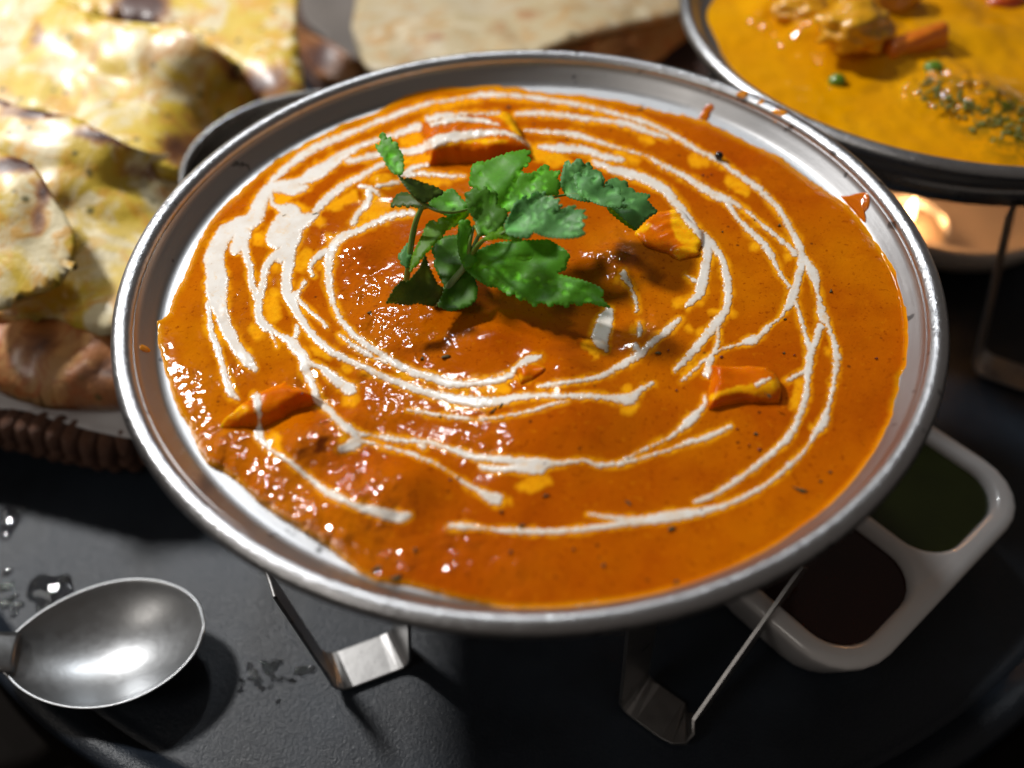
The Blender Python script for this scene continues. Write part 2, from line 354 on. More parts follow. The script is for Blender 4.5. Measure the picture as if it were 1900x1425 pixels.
def curry_z(x, y):
    z = np.full_like(x, ZC)
    for (a, b, r, h) in LW: z = z + h*np.exp(-((x-a)**2+(y-b)**2)/(r*r))
    z = z + fbm(x, y, 3.0, 11)*.006 + fbm(x, y, 9, 12)*.0018
    wr = fbm(x, y, 13, 13); wr2 = fbm(x, y, 30, 14)
    zz = z.copy()
    for it in range(5):
        u, v = proj(x, y, zz)
        b = sample(F_edge, u, v); rg = sample(F_rough, u, v)
        s = 1-np.exp(-np.clip(b, 0, 400)/15.0)
        top = z + rg*(wr*.0135+wr2*.0026)*np.clip(b/40, 0, 1)
        zz = (wall(np.hypot(x, y))-.0030+.0060*np.clip((b+2)/7, 0, 1))*(1-s)+top*s
    return zz, u, v, b, rg
# paneer blocks: top outline as photo pixels with the height of each corner above the curry
PAN = [
 dict(top=[(787,206,.060),(947,196,.060),(980,262,.055),(800,270,.060)], label='large paneer cube at the back of the orange curry crossed by cream lines'),
 dict(top=[(404,775,.035),(440,738,.045),(525,693,.055),(578,722,.050),(500,748,.060),(470,765,.045)], label='tilted paneer slab half sunk at the left of the orange curry'),
 dict(top=[(1318,664,.042),(1430,668,.042),(1447,697,.040),(1446,722,.038),(1322,738,.038)], label='bright yellow paneer cube sitting at the right side of the orange curry'),
 dict(top=[(1172,430,.022),(1215,385,.032),(1262,378,.034),(1300,420,.032),(1303,462,.032),(1262,476,.028),(1200,458,.018)], label='crumbly golden paneer chunk poking out right of the coriander leaves'),
 dict(top=[(958,668,.045),(1045,662,.040),(1065,690,.030),(962,705,.035)], label='small paneer corner with a cream dab just below the coriander'),
]
def block_z(x, y, k):
    P = PAN[k]; c = []
    for (u, v, h) in P['top']:
        a, b = uxy(u, v, ZC+h); c.append((float(a), float(b), ZC+h))
    c = np.array(c); n = len(c)
    # best-fit top plane
    A = np.c_[c[:, 0], c[:, 1], np.ones(n)]; s = np.linalg.lstsq(A, c[:, 2], rcond=None)[0]
    area_ = sum(c[i][0]*c[(i+1) % n][1]-c[(i+1) % n][0]*c[i][1] for i in range(n))
    sg = 1 if area_ > 0 else -1
    d = np.full_like(x, -9.0)
    for i in range(n):
        p, q = c[i][:2], c[(i+1) % n][:2]; e = q-p; L = np.hypot(*e)
        d = np.maximum(d, -sg*(e[0]*(y-p[1])-e[1]*(x-p[0]))/L)    # outside distance
    d = d + fbm(x, y, 7, 50+k)*.014 + fbm(x, y, 18, 55+k)*.006
    top = s[0]*x+s[1]*y+s[2] + fbm(x, y, 6, 60+k)*.010 + fbm(x, y, 16, 70+k)*(.004 if k != 3 else .012) - .008
    rr = .026 if k != 3 else .02
    e = np.clip(d+rr, 0, None)
    drop = np.where(e < rr, rr-np.sqrt(np.clip(rr*rr-e*e, 0, None)), rr+(e-rr)*2.4)
    return top-drop

def grid_faces(mask, nx, ny):
    i, j = np.meshgrid(np.arange(ny-1), np.arange(nx-1), indexing='ij')
    ok = mask[:-1, :-1] & mask[1:, :-1] & mask[:-1, 1:] & mask[1:, 1:]
    i, j = i[ok], j[ok]
    f = np.stack([i*nx+j, i*nx+j+1, (i+1)*nx+j+1, (i+1)*nx+j], -1)
    used = np.unique(f); rem = np.full(nx*ny, -1); rem[used] = np.arange(len(used))
    return rem[f], used
def to_world(x, y, z): return np.stack([x*R, y*R, (z+H0)*R], -1)

st = .0030
gx = np.arange(-.96, .96, st); gy = np.arange(-.96, .96, st)
X, Y = np.meshgrid(gx, gy)
Z, U, V, B, RG = curry_z(X, Y)
PZ = [block_z(X, Y, k) for k in range(len(PAN))]
ZT = Z.copy()
for p in PZ:
    hh = .024; h_ = np.clip(.5+.5*(p-ZT)/hh, 0, 1); near = np.abs(p-ZT) < hh
    sm = p*h_+ZT*(1-h_)+hh*h_*(1-h_)
    ZT = np.where(near, sm, np.maximum(p, ZT))
UT, VT = proj(X, Y, ZT)
cr = sample(F_cream, UT, VT); gd = sample(F_gold, UT, VT); be = sample(F_edge, UT, VT)
fr = np.clip(1-(cr-1.0)/ (7.5+5*sample(n16, UT, VT)), 0, 1)*np.clip(.75+.9*sample(n8, UT, VT)+.3*sample(n2, UT, VT), .25, 1)
gold = np.clip(np.maximum(np.clip(.55-gd/11, 0, 1), fr*.9)*(1.12+.4*sample(n4, UT, VT)+.3*sample(n2, UT, VT)), 0, 1)
edge_y = np.clip(1-be/16.0, 0, 1)**1.5*.9

# ---- curry material
m = NT('butter_curry'); co = m.coords()
big = m.noise(28, 3, .5, co); mid = m.noise(130, 4, .6, co); fine = m.noise(900, 3, .7, co)
c0 = m.ramp(big, [(.32, (.44, .080, .0004)), (.52, (.50, .115, .0004)), (.70, (.55, .155, .0004))])
c0 = m.mix(m.ramp(mid, [(.45, 0.0), (.75, .5)]), c0, (.33, .045, .0004))
c0 = m.mix(m.ramp(fine, [(.30, .75), (.42, 0.0)]), c0, (.24, .035, .0005))
c0 = m.mix(m.ramp(m.noise(620, 2, .5, co), [(.64, 0.0), (.74, .35)]), c0, (.62, .19, .002))
spk = m.n('ShaderNodeTexVoronoi', Scale=170.0); m.l(co, spk.inputs['Vector'])
c0 = m.mix(m.ramp(spk.outputs['Distance'], [(.04, .8), (.09, 0.0)]), c0, (.10, .022, .004))
c1 = m.mix(m.attr('gold'), c0, m.ramp(m.noise(300, 3, .6, co), [(.3, (.86, .31, .003)), (.7, (.95, .43, .006))]))
c1 = m.mix(m.attr('edge'), c1, (.74, .33, .002))
rgh = m.attr('rough')
bn = m.math('ADD', m.math('MULTIPLY', m.noise(190, 1, .5, co, .6), .9), m.math('MULTIPLY', m.noise(520, 1, .5, co, .3), .40))
N1 = m.bump(bn, .0024, m.math('ADD', m.math('MULTIPLY', rgh, .50), .06, clamp=True))
N2 = m.bump(m.noise(1400, 2, .6, co), .00012, .55, N1)
m.set(Base__Color=c1, Roughness=.5, Specular__IOR__Level=0.0, Normal=N2, Coat__Weight=m.math('ADD', m.math('MULTIPLY', rgh, .9), .25, clamp=True), Coat__Roughness=.085, Coat__IOR=1.5)
m.b.inputs['Subsurface Weight'].default_value = 0.0
m.l(N1, m.b.inputs['Coat Normal'])
M_curry = m.m
# ---- cream material
m = NT('fresh_cream'); co = m.coords()
dep = m.attr('depth')
ns = m.noise(1300, 3, .7, co); n3 = m.noise(210, 3, .6, co)
col = m.ramp(n3, [(.3, (.74, .66, .57)), (.6, (.82, .78, .72))])
f1 = m.math('ADD', dep, m.math('MULTIPLY', m.math('SUBTRACT', ns, .5), 1.1))
col = m.mix(m.ramp(f1, [(.0, 1.0), (.12, .6), (.30, .2), (.8, .0)]), col, (.78, .38, .06))
col = m.mix(m.ramp(ns, [(.26, .6), (.34, 0.0)]), col, (.42, .19, .04))
col = m.mix(m.ramp(m.noise(380, 4, .75, co, .5), [(.55, 0.0), (.70, .6)]), col, (.82, .50, .18))
m.set(Base__Color=col, Roughness=.30, Specular__IOR__Level=.3, Normal=m.bump(m.noise(300, 2, .5, co), .0002, .3), Coat__Weight=.2, Coat__Roughness=.12)
al = m.math('ADD', m.math('MULTIPLY', dep, 7.0), m.math('MULTIPLY', m.math('SUBTRACT', m.noise(1500, 2, .6, co), .5), 5.0))
al = m.math('ADD', al, m.math('MULTIPLY', m.math('SUBTRACT', n3, .5), 4.0))
m.l(m.math('DIVIDE', m.math('ADD', al, 1.6), 3.6, clamp=True), m.b.inputs['Alpha'])
M_cream = m.m
# ---- paneer material
m = NT('sauced_paneer'); co = m.coords()
c0 = m.ramp(m.noise(60, 3, .6, co), [(.3, (.52, .090, .0008)), (.6, (.66, .150, .001))])
c0 = m.mix(m.ramp(m.noise(700, 3, .7, co), [(.28, .7), (.4, 0.0)]), c0, (.40, .07, .003))
c1 = m.mix(m.attr('gold'), c0, m.ramp(m.noise(420, 3, .6, co), [(.3, (.86, .32, .003)), (.7, (.95, .47, .006))]))
m.set(Base__Color=c1, Roughness=.45, Specular__IOR__Level=.0, Coat__Weight=.15, Coat__Roughness=.2, Normal=m.bump(m.noise(420, 4, .6, co), .0006, .5))
m.b.inputs['Subsurface Weight'].default_value = .5; m.b.inputs['Subsurface Scale'].default_value = .004; m.b.inputs['Subsurface Radius'].default_value = (1.0, .5, .1)
M_paneer = m.m

curry_root = empty('curry', W(0, 0, -.3))
tag(curry_root, 'orange tomato curry with white cream swirls filling the near steel dish', 'curry')
mask = (be > -4) & (np.hypot(X, Y) < .955)
f, used = grid_faces(mask, len(gx), len(gy))
cu = mesh('gravy', to_world(X.ravel()[used], Y.ravel()[used], Z.ravel()[used]), f, M_curry)
for nme, a in (('gold', gold), ('edge', edge_y), ('rough', RG)): attr(cu, nme, a.ravel()[used])
childof(cu, curry_root)
# paneer pieces: the part of each block standing out of the gravy, closed below
PGOLD = capsule_field([
 [(880,200,10),(930,205,26),(948,225,20),(965,250,16)],[(805,275,5),(850,262,6),(900,262,10),(940,262,8)],
 [(402,790,24),(425,775,26),(450,758,18)],[(535,700,5),(560,712,6),(578,725,5)],
 [(1322,738,12),(1345,728,10),(1380,722,14),(1420,722,24),(1440,712,20)],
 [(1250,388,16),(1268,430,34),(1290,455,26),(1262,470,20)],[(1175,432,12),(1205,418,8)],
 [(965,700,10)]]) + n4*1.8 + n8*2.2
for k, p in enumerate(PZ):
    mk = (p > Z-.010) & (be > 2)
    f, used = grid_faces(mk, len(gx), len(gy))
    zz = np.where(p > Z-.004, ZT+.0006, np.minimum(p, Z)-.004)
    o = mesh('paneer_cube', to_world(X.ravel()[used], Y.ravel()[used], zz.ravel()[used]), f, M_paneer)
    bm = bmesh.new(); bm.from_mesh(o.data)
    be_ = [e for e in bm.edges if e.is_boundary]
    r_ = bmesh.ops.extrude_edge_only(bm, edges=be_)
    vs = [g for g in r_['geom'] if isinstance(g, bmesh.types.BMVert)]
    for q in vs: q.co.z -= .05*R
    try: bmesh.ops.contextual_create(bm, geom=[e for e in bm.edges if e.is_boundary])
    except Exception: pass
    bm.to_mesh(o.data); bm.free(); o.data.shade_smooth()
    nv = len(o.data.vertices); co_ = np.empty(nv*3, np.float32); o.data.vertices.foreach_get('co', co_); co_ = co_.reshape(-1, 3)/R
    uu, vv = proj(co_[:, 0].astype(float), co_[:, 1].astype(float), co_[:, 2].astype(float)-H0)
    g_ = np.maximum(np.clip(.5-sample(PGOLD, uu, vv)/5, 0, 1), .6*np.clip(.5-sample(F_gold, uu, vv)/4, 0, 1))
    attr(o, 'gold', g_)
    tag(o, PAN[k]['label'], 'paneer', 'paneer pieces in the orange curry')
# cream: its own raised layer on a finer grid
st2 = .0019
hx = np.arange(-.93, .93, st2)
X2, Y2 = np.meshgrid(hx, hx)
Zi = np.zeros_like(X2)
fi = (X2-gx[0])/st; fj = (Y2-gy[0])/st; a = np.clip(fi.astype(int), 0, len(gx)-2); b = np.clip(fj.astype(int), 0, len(gy)-2); fa = fi-a; fb = fj-b
Zi = ZT[b, a]*(1-fa)*(1-fb)+ZT[b, a+1]*fa*(1-fb)+ZT[b+1, a]*(1-fa)*fb+ZT[b+1, a+1]*fa*fb
U2, V2 = proj(X2, Y2, Zi)
c2 = sample(F_cream, U2, V2)
lift = .0007+np.sqrt(np.clip(-c2/5.0, 0, 1))*.0017
mk = (c2 < 3.2) & (sample(F_edge, U2, V2) > 3)
f, used = grid_faces(mk, len(hx), len(hx))
o = mesh('cream_swirl', to_world(X2.ravel()[used], Y2.ravel()[used], (Zi+lift).ravel()[used]), f, M_cream)
attr(o, 'depth', np.clip(-c2.ravel()[used]/7, -1, 1)); childof(o, curry_root)
def surf_z(u, v):
    z = ZC
    for _ in range(5):
        x, y = uxy(u, v, z)
        i = int(np.clip((x-gx[0])/st, 0, len(gx)-1)); j = int(np.clip((y-gy[0])/st, 0, len(gy)-1)); z = float(ZT[j, i])
    return z
# herb flecks and pepper specks
def simple(name, col, rough=.5, **kw):
    m = NT(name); m.set(Base__Color=col, Roughness=rough, **kw); return m.m
M_herb = simple('dried_herb', (.075, .052, .008), .7)
M_red = simple('chilli_fleck', (.16, .012, .003), .5)
def fleck(u, v, L, wd_, ang, mat):
    z = surf_z(u, v); c = at(u, v, z+.002)
    vs = []; n = 9
    for ring, hh in ((0, 0), (1, .45)):
        for k in range(n):
            a = 2*math.pi*k/n; rr = (1-.35*ring)*(1+.3*math.sin(k*2.3+L))
            x = math.cos(a)*L*.42*rr*R/760; y = math.sin(a)*wd_*.36*rr*R/760
            vs.append((x*math.cos(ang)-y*math.sin(ang), x*math.sin(ang)+y*math.cos(ang), hh*wd_*R/760*.3 + .0002*math.sin(a*2)))
    fs = [(k, (k+1) % n, n+(k+1) % n, n+k) for k in range(n)]+[tuple(range(n, 2*n)), tuple(range(n))[::-1]]
    o = mesh('herb_fleck', vs, fs, mat); o.location = c; childof(o, curry_root); return o
for (u, v, L, w_, a) in [(1485,909,30,9,-.5),(1246,981,15,10,.4),(1187,203,20,7,-.1),(1446,418,10,7,.6),(1542,540,12,7,1),(1402,805,9,8,0),(943,199,14,10,.2),(528,400,10,6,.2),(770,1020,10,6,1.3),(1255,1080,10,7,.3),(968,975,13,8,0),(930,950,7,6,1),(1012,920,14,5,.2),(1165,932,14,6,-.8),(585,397,16,6,.3),(826,662,20,12,.2),(783,665,10,7,.7),(685,580,12,7,.2),(915,762,24,6,.7),(930,752,16,6,.8),(1425,733,16,6,-.7),(1052,258,7,6,0),(1165,850,5,4,0),(817,774,6,5,0),(1340,430,6,4,0),(1400,408,5,4,0),(1080,235,5,4,0),(1120,1049,8,6,1),(948,1024,8,5,1),(1064,1019,6,5,1),(1540,876,7,6,0),(1522,893,7,5,0),(1454,655,7,5,0),(1220,655,14,9,0),(700,1055,22,10,.4),(735,1072,24,12,.2),(850,887,5,5,0),(1456,592,8,5,0),(990,230,6,5,0)]:
    fleck(u, v, L, w_, a, M_herb)
for (u, v, L) in [(1409,834,8),(1368,796,6),(1338,662,8),(1390,826,5),(1304,325,7),(1320,324,6),(1255,724,6),(1474,659,6),(1300,945,6),(835,890,6),(1626,665,7),(1240,650,6),(1010,860,5),(560,730,6)]:
    fleck(u, v, L, L*.8, .4, M_red)
pc = mesh('peppercorn', *(lambda bm: (bmesh.ops.create_icosphere(bm, subdivisions=3, radius=.0011), [v.co[:] for v in bm.verts], [tuple(q.index for q in f.verts) for f in bm.faces])[1:])(bmesh.new()), simple('mustard_seed', (.012, .010, .008), .15))
pc.location = at(1334, 289, ZC+.010); tag(pc, 'tiny round black mustard seed beside the cream line at the back right of the curry', 'seed')

# ------------------------------------------------------------------ the dish
def build_dish(cx, cy, cz, label):
    root = empty('serving_dish', W(cx, cy, cz-.45)); tag(root, label, 'dish')
    inner = [(r, z) for r, z in PROF]
    outer = [(.9485, -.006), (.960, -.030), (.966, -.050), (.962, -.062), (.945, -.078), (.915, -.10), (.86, -.15), (.78, -.23), (.66, -.33), (.50, -.41), (.30, -.44), (0.0, -.445)]
    b = lathe('bowl', inner+outer, M_steel, None, 256, cx*0, cy*0, 0)
    b.location = (cx*R, cy*R, cz*R); childof(b, root)
    t = np.linspace(0, 2*np.pi, 17)
    ring = [(.9735+.0255*np.cos(q)*(.95), -.004+.022*np.sin(q)) for q in t]
    rim = lathe('rim', ring, M_rim, None, 256, wob=.0014); rim.location = (cx*R, cy*R, cz*R); childof(rim, root)
    return root
build_dish(0, 0, 0, 'round steel serving dish in the centre holding the orange cream-swirled curry')
D2 = (1.58, 1.50, -.15)
build_dish(*D2, 'steel serving dish at the upper right holding the yellow vegetable curry')

# ------------------------------------------------------------------ stands
M_leg = steel('stand_steel', base=(.42, .415, .41), rough=.40, dent=.3, streak=False)
def strap(name, pts, wid, mat, root, wdir=None, thick=.010):
    """flat strap along 3D points (dish radii); wdir: width direction at each point"""
    P = np.array(pts, float); n = len(P); v = []; f = []
    for i in range(n):
        t = P[min(i+1, n-1)]-P[max(i-1, 0)]; t /= np.linalg.norm(t)
        w_ = np.array(wdir[i], float); w_ -= (w_@t)*t; w_ /= np.linalg.norm(w_); k = np.cross(t, w_)
        for a, b in ((-.5, -.5), (.5, -.5), (.5, .5), (-.5, .5)):
            q = P[i]+w_*a*wid+k*b*thick; v.append(W(*q))
    for i in range(n-1):
        for k in range(4): f.append((i*4+k, i*4+(k+1) % 4, i*4+4+(k+1) % 4, i*4+4+k))
    f.append((3, 2, 1, 0)); f.append(tuple((n-1)*4+k for k in range(4)))
    o = mesh(name, v, f, mat, None, False)
    md = o.modifiers.new('bevel', 'BEVEL'); md.width = thick*R*.35; md.segments = 2; md.limit_method = 'ANGLE'
    if root: childof(o, root)
    return o
def leg_path(a0, da, da_top, zt, r0, rt, zb):
    """riser, rounded corner, flat foot, corner, riser"""
    pts = []; wd_ = []
    def P(r, a, z): return np.array([r*math.cos(a), r*math.sin(a), z])
    A, B_ = P(r0, a0-da, zb), P(r0, a0+da, zb)
    TA, TB = P(rt, a0-da_top, zt), P(rt, a0+da_top, zt)
    rad = np.array([math.cos(a0), math.sin(a0), 0])
    c = .05
    seq = [TA, TA*.5+A*.5]
    ua = (TA-A)/np.linalg.norm(TA-A); ub = (TB-B_)/np.linalg.norm(TB-B_); e = (B_-A)/np.linalg.norm(B_-A)
    for t in (0, .25, .5, .75, 1): p = (1-t)**2*(A+ua*c)+2*t*(1-t)*A+t*t*(A+e*c); seq.append(p)
    for t in (0, .25, .5, .75, 1): p = (1-t)**2*(B_-e*c)+2*t*(1-t)*B_+t*t*(B_+ub*c); seq.append(p)
    seq += [TB*.5+B_*.5, TB]
    return seq, [rad]*len(seq)
def solve_r(u, v, r):
    zs = np.linspace(-.9, -.12, 80); x, y = uxy(np.full(80, u), np.full(80, v), zs); k = int(np.argmin(np.abs(np.hypot(x, y)-r))); return np.array([x[k], y[k], zs[k]])
def build_stand(cx, cy, cz, legs, label, zb=-H0+.008):
    root = empty('dish_stand', W(cx, cy, -H0)); tag(root, label, 'stand')
    for L in legs:
        if isinstance(L, tuple):
            (A, B_, TA, TB, wdv) = L; c = .05
            seq = [TA, TA*.5+A*.5]
            ua = (TA-A)/np.linalg.norm(TA-A); ub = (TB-B_)/np.linalg.norm(TB-B_); e = (B_-A)/np.linalg.norm(B_-A)
            for t in (0, .25, .5, .75, 1): seq.append((1-t)**2*(A+ua*c)+2*t*(1-t)*A+t*t*(A+e*c))
            for t in (0, .25, .5, .75, 1): seq.append((1-t)**2*(B_-e*c)+2*t*(1-t)*B_+t*t*(B_+ub*c))
            seq += [TB*.5+B_*.5, TB]; wdv = [wdv]*len(seq)
        else:
            seq, wdv = leg_path(math.radians(L), .15, .34, cz-.17, .80, .865, zb)
        seq = [q+np.array([cx, cy, 0]) for q in seq]
        strap('leg', seq, .125, M_leg, root, wdv)
    rr = .872
    ring = lathe('ring', [(rr-.008, -.20), (rr-.008, -.125), (rr, -.125), (rr, -.20), (rr-.008, -.20)], M_steel2, None, 128)
    ring.location = (cx*R, cy*R, cz*R); childof(ring, root)
def p3(u, v, z): x, y = uxy(u, v, z); return np.array([float(x), float(y), z])
zf = -H0+.010
def wdir2(a, b): d = p3(*b, zf)-p3(*a, zf); return d
LA, LB = p3(615, 1252, zf), p3(746, 1203, zf)
RA, RB = p3(1175, 1285, zf), p3(1275, 1357, zf)
upL = LB+np.array([.06, -.02, .62]); upR = RA+np.array([-.03, -.04, .70])
legL = (LA, LB, solve_r(500, 1078, .868), upL, wdir2((600, 1215), (630, 1290)))
legR = (RA, RB, upR, solve_r(1492, 1052, .868), wdir2((1212, 1250), (1152, 1320)))
build_stand(0, 0, 0, [legL, legR, 9, 81, 153], 'thin steel strap stand on folded feet under the near orange curry dish')
oD = np.array([D2[0], D2[1], 0])
A2, B2 = p3(1812, 672, zf)-oD, p3(1925, 712, zf)-oD
leg2 = (A2, B2, np.array([-.02, -.868, -.35]), np.array([.42, -.76, -.35]), np.array([.57, .82, 0]))
build_stand(D2[0], D2[1], D2[2], [leg2, -10, 62, 134, 206], 'steel strap stand under the yellow curry dish at the upper right')

# ------------------------------------------------------------------ sauce drops on the rim
M_drop = simple('sauce_drop', (.62, .22, .006), .12, Coat__Weight=.5)
def wall_hit(u, v):
    """height where the sight line meets the dish's inner wall or rim"""
    zs = np.linspace(.017, -.09, 215); x, y = uxy(np.full(215, u), np.full(215, v), zs); r = np.hypot(x, y)
    zw = np.where(r < .9485, wall(r), -.004+.022*np.sqrt(np.clip(1-((r-.9735)/.0245)**2, 0, 1)))
    k = np.argmax(zs <= zw); return float(zs[k]) if zs[k] <= zw[k] else float(zs[int(np.argmin(np.abs(zs-zw)))])
def blob(name, pts, z, h, mat, label, cat, group=None):
    """flattened bead with a traced outline lying at height z"""
    P = catmull(pts+[pts[0]], 4)[:-1]; c = P.mean(0); vs = []; fs = []; n = len(P); onwall = z is None
    if onwall: z = wall_hit(c[0], c[1])
    rings = [(1, 0), (.93, .45), (.75, .8), (.45, .97), (0.02, 1)]
    for s, hh in rings:
        for p in P:
            q = c+(p-c)*s; zq = wall_hit(q[0], q[1])-.002 if onwall else z
            x, y = uxy(q[0], q[1], zq); vs.append(W(float(x), float(y), zq+h*hh))
    for r_ in range(len(rings)-1):
        for k in range(n): fs.append((r_*n+k, r_*n+(k+1) % n, (r_+1)*n+(k+1) % n, (r_+1)*n+k))
    fs.append(tuple(range((len(rings)-1)*n, len(rings)*n))); fs.append(tuple(range(n))[::-1])
    o = mesh(name, vs, fs, mat); c0 = Vector(W(*[float(q) for q in uxy(c[0], c[1], z)], z))
    o.data.transform(Matrix.Translation(-c0)); o.location = c0
    if label: tag(o, label, cat, group)
    return o
g = 'sauce drops on the back rim of the near dish'
blob('sauce_drop', [(1361,188),(1364,177),(1375,170),(1389,171),(1384,184),(1372,192)], None, .008, M_drop, 'oval orange sauce drop on the back rim left of the other two rim drops', 'sauce drop', g)
blob('sauce_drop', [(1402,196),(1412,185),(1420,187),(1414,196),(1404,200)], None, .006, M_drop, 'smallest orange sauce drop on the back rim between two larger drops', 'sauce drop', g)
blob('sauce_drop', [(1424,214),(1432,203),(1450,203),(1463,209),(1448,222),(1444,237),(1434,238),(1426,226)], None, .007, M_drop, 'largest ragged yellow sauce smear on the back rim nearest the other dish', 'sauce drop', g)
blob('sauce_drop', [(258,642),(266,640),(279,648),(280,655),(270,656),(260,651)], None, .006, M_drop, 'lone orange sauce speck on the left inner wall of the near dish', 'sauce drop')

M_drip = simple('sauce_run', (.50, .115, .0008), .3, Coat__Weight=1.0, Coat__Roughness=.08)
M_drip.node_tree.nodes['Principled BSDF'].inputs['Specular IOR Level'].default_value = 0
blob('sauce_drip', [(1556,366),(1572,365),(1590,360),(1606,359),(1613,366),(1614,378),(1611,390),(1602,402),(1606,418),(1596,410),(1580,392)], None, .014, M_drip, 'pointed orange sauce drip climbing the right inner wall of the near dish', 'sauce drip', 'orange sauce drips climbing the dish wall')
blob('sauce_drip', [(1294,222),(1302,208),(1309,197),(1320,194),(1326,199),(1325,207),(1317,215),(1312,226)], None, .010, M_drip, 'short finger-shaped orange sauce drip on the back inner wall of the near dish', 'sauce drip', 'orange sauce drips climbing the dish wall')

# ------------------------------------------------------------------ coriander
def leaf_mat(name, c_hi, c_lo, trans=.35):
    m = NT(name); co = m.coords()
    v = m.attr('vein')
    col = m.mix(m.ramp(m.noise(220, 3, .6, co), [(.3, 0.0), (.7, 1.0)]), c_lo, c_hi)
    col = m.mix(m.math('MULTIPLY', v, .8), col, tuple(min(1, c*2.0+.02) for c in c_hi))
    bmp = m.bump(m.math('ADD', m.math('MULTIPLY', v, -1.0), m.math('MULTIPLY', m.noise(900, 3, .6, co), .3)), .00022, .45)
    m.set(Base__Color=col, Roughness=.46, Normal=bmp, Specular__IOR__Level=.3)
    tr = m.n('ShaderNodeBsdfTranslucent'); m.l(m.mix(1.0, col, (1.0, 1.0, .35), 'MULTIPLY'), tr.inputs[0])
    g = m.n('ShaderNodeHueSaturation', Value=2.8); m.l(col, g.inputs['Color']); m.l(g.outputs[0], tr.inputs[0])
    mx = m.n('ShaderNodeMixShader'); mx.inputs[0].default_value = trans
    m.l(m.b.outputs[0], mx.inputs[1]); m.l(tr.outputs[0], mx.inputs[2]); m.l(mx.outputs[0], m.out.inputs[0]); return m.m
LG = leaf_mat('leaf_green', (.14, .38, .030), (.095, .29, .020), .45)
LT = leaf_mat('leaf_teal', (.125, .31, .095), (.09, .255, .07), .3)
LD = leaf_mat('leaf_dark', (.10, .26, .020), (.065, .18, .014), .4)
LY = leaf_mat('leaf_lime', (.17, .34, .015), (.11, .25, .012), .5)
LO = leaf_mat('leaf_olive', (.10, .16, .016), (.05, .095, .012), .3)
sprig = empty('coriander_sprig', at(860, 560, ZC)); tag(sprig, 'fresh green coriander sprig lying on the cream swirls of the orange curry', 'herb garnish')
def leaf(outline, base, z0, gu, gv, mat, curl=0.0, rip=.006, nm='leaf', spacing=7.0, seed=0):
    """z = z0 + gu*(u-ub)/100 + gv*(v-vb)/100 measured from the stalk end"""
    P = np.array(outline, float); n = len(P); pts = []
    sgn = 1 if sum(P[i][0]*P[(i+1) % n][1]-P[(i+1) % n][0]*P[i][1] for i in range(n)) > 0 else -1
    for i in range(n):
        a, b = P[i], P[(i+1) % n]; L = np.hypot(*(b-a)); k = max(1, int(L/5))
        nrm = np.array([(b-a)[1], -(b-a)[0]])/(L+1e-6)*sgn
        if L < 6: pts.append(a); continue
        k = max(1, round(L/8))
        for j in range(k):
            pts.append(a+(b-a)*j/k)
            pts.append(a+(b-a)*(j+.62)/k + nrm*min(2.6, .20*L/k+.4)); pts.append(a+(b-a)*(j+.86)/k + nrm*.2)
    nb = len(pts); ed = [(i, (i+1) % nb) for i in range(nb)]
    x0, y0 = P.min(0); x1, y1 = P.max(0)
    rs = np.random.RandomState(seed+3)
    def inside(p):
        c = False
        for i in range(n):
            a, b = P[i], P[(i+1) % n]
            if (a[1] > p[1]) != (b[1] > p[1]) and p[0] < (b[0]-a[0])*(p[1]-a[1])/(b[1]-a[1])+a[0]: c = not c
        return c
    y = y0
    while y < y1:
        x = x0
        while x < x1:
            q = np.array([x+rs.rand()*2, y+rs.rand()*2])
            if inside(q) and min(np.hypot(*(q-p)) for p in pts[:nb]) > 2.5: pts.append(q)
            x += spacing
        y += spacing
    vs, _, fs, *_ = delaunay_2d_cdt([Vector((float(p[0]), float(p[1]))) for p in pts], ed, [], 1, 1e-4)
    base = np.array(base, float)
    # veins run from the stalk end to the outline's tips
    r_ = np.hypot(*(P-base).T); tips = [P[i] for i in range(n) if r_[i] > r_[i-1] and r_[i] >= r_[(i+1) % n] and r_[i] > .35*r_.max()]
    Q = np.array([[v.x, v.y] for v in vs]); dv = np.full(len(Q), 1e9)
    for t in tips:
        e = t-base; L = e@e; s = np.clip(((Q-base)@e)/L, 0, .93)
        d = np.hypot(*(Q-base-s[:, None]*e).T); dv = np.minimum(dv, d*(1+.8*s))
    du, dw = Q[:, 0]-base[0], Q[:, 1]-base[1]; rr = np.hypot(du, dw)
    z = z0+gu*du/100+gv*dw/100+curl*(rr/100)**2
    z = z - .0035*np.exp(-(dv/4.0)**2) + .6*rip*np.sin(du*.07+seed)*np.cos(dw*.08+seed*2)
    V_ = []
    for q, zz in zip(Q, z):
        x, yv = uxy(q[0], q[1], zz); V_.append(W(float(x), float(yv), float(zz)))
    o = mesh(nm, V_, [tuple(f) for f in fs], mat)
    attr(o, 'vein', np.exp(-(dv/1.5)**2))
    md = o.modifiers.new('thickness', 'SOLIDIFY'); md.thickness = .00012; md.offset = 0
    childof(o, sprig); return o
leaf([(856,484),(862,498),(878,513),(895,525),(908,532),(922,533),(930,539),(938,543),(945,550),(950,546),(956,546),(961,554),(967,559),(972,556),(978,557),(985,564),(993,570),(997,563),(1004,561),(1013,563),(1022,570),(1028,563),(1037,565),(1044,566),(1052,572),(1057,564),(1066,562),(1074,568),(1083,562),(1096,561),(1108,566),(1133,571),(1122,560),(1114,552),(1120,545),(1116,535),(1100,527),(1077,519),(1055,514),(1030,508),(1050,500),(1052,487),(1058,475),(1048,463),(1030,452),(1018,445),(985,446),(955,447),(925,450),(900,458),(871,473)], (868,487), .05, -.005, -.055, LG, .006, .010, seed=1)
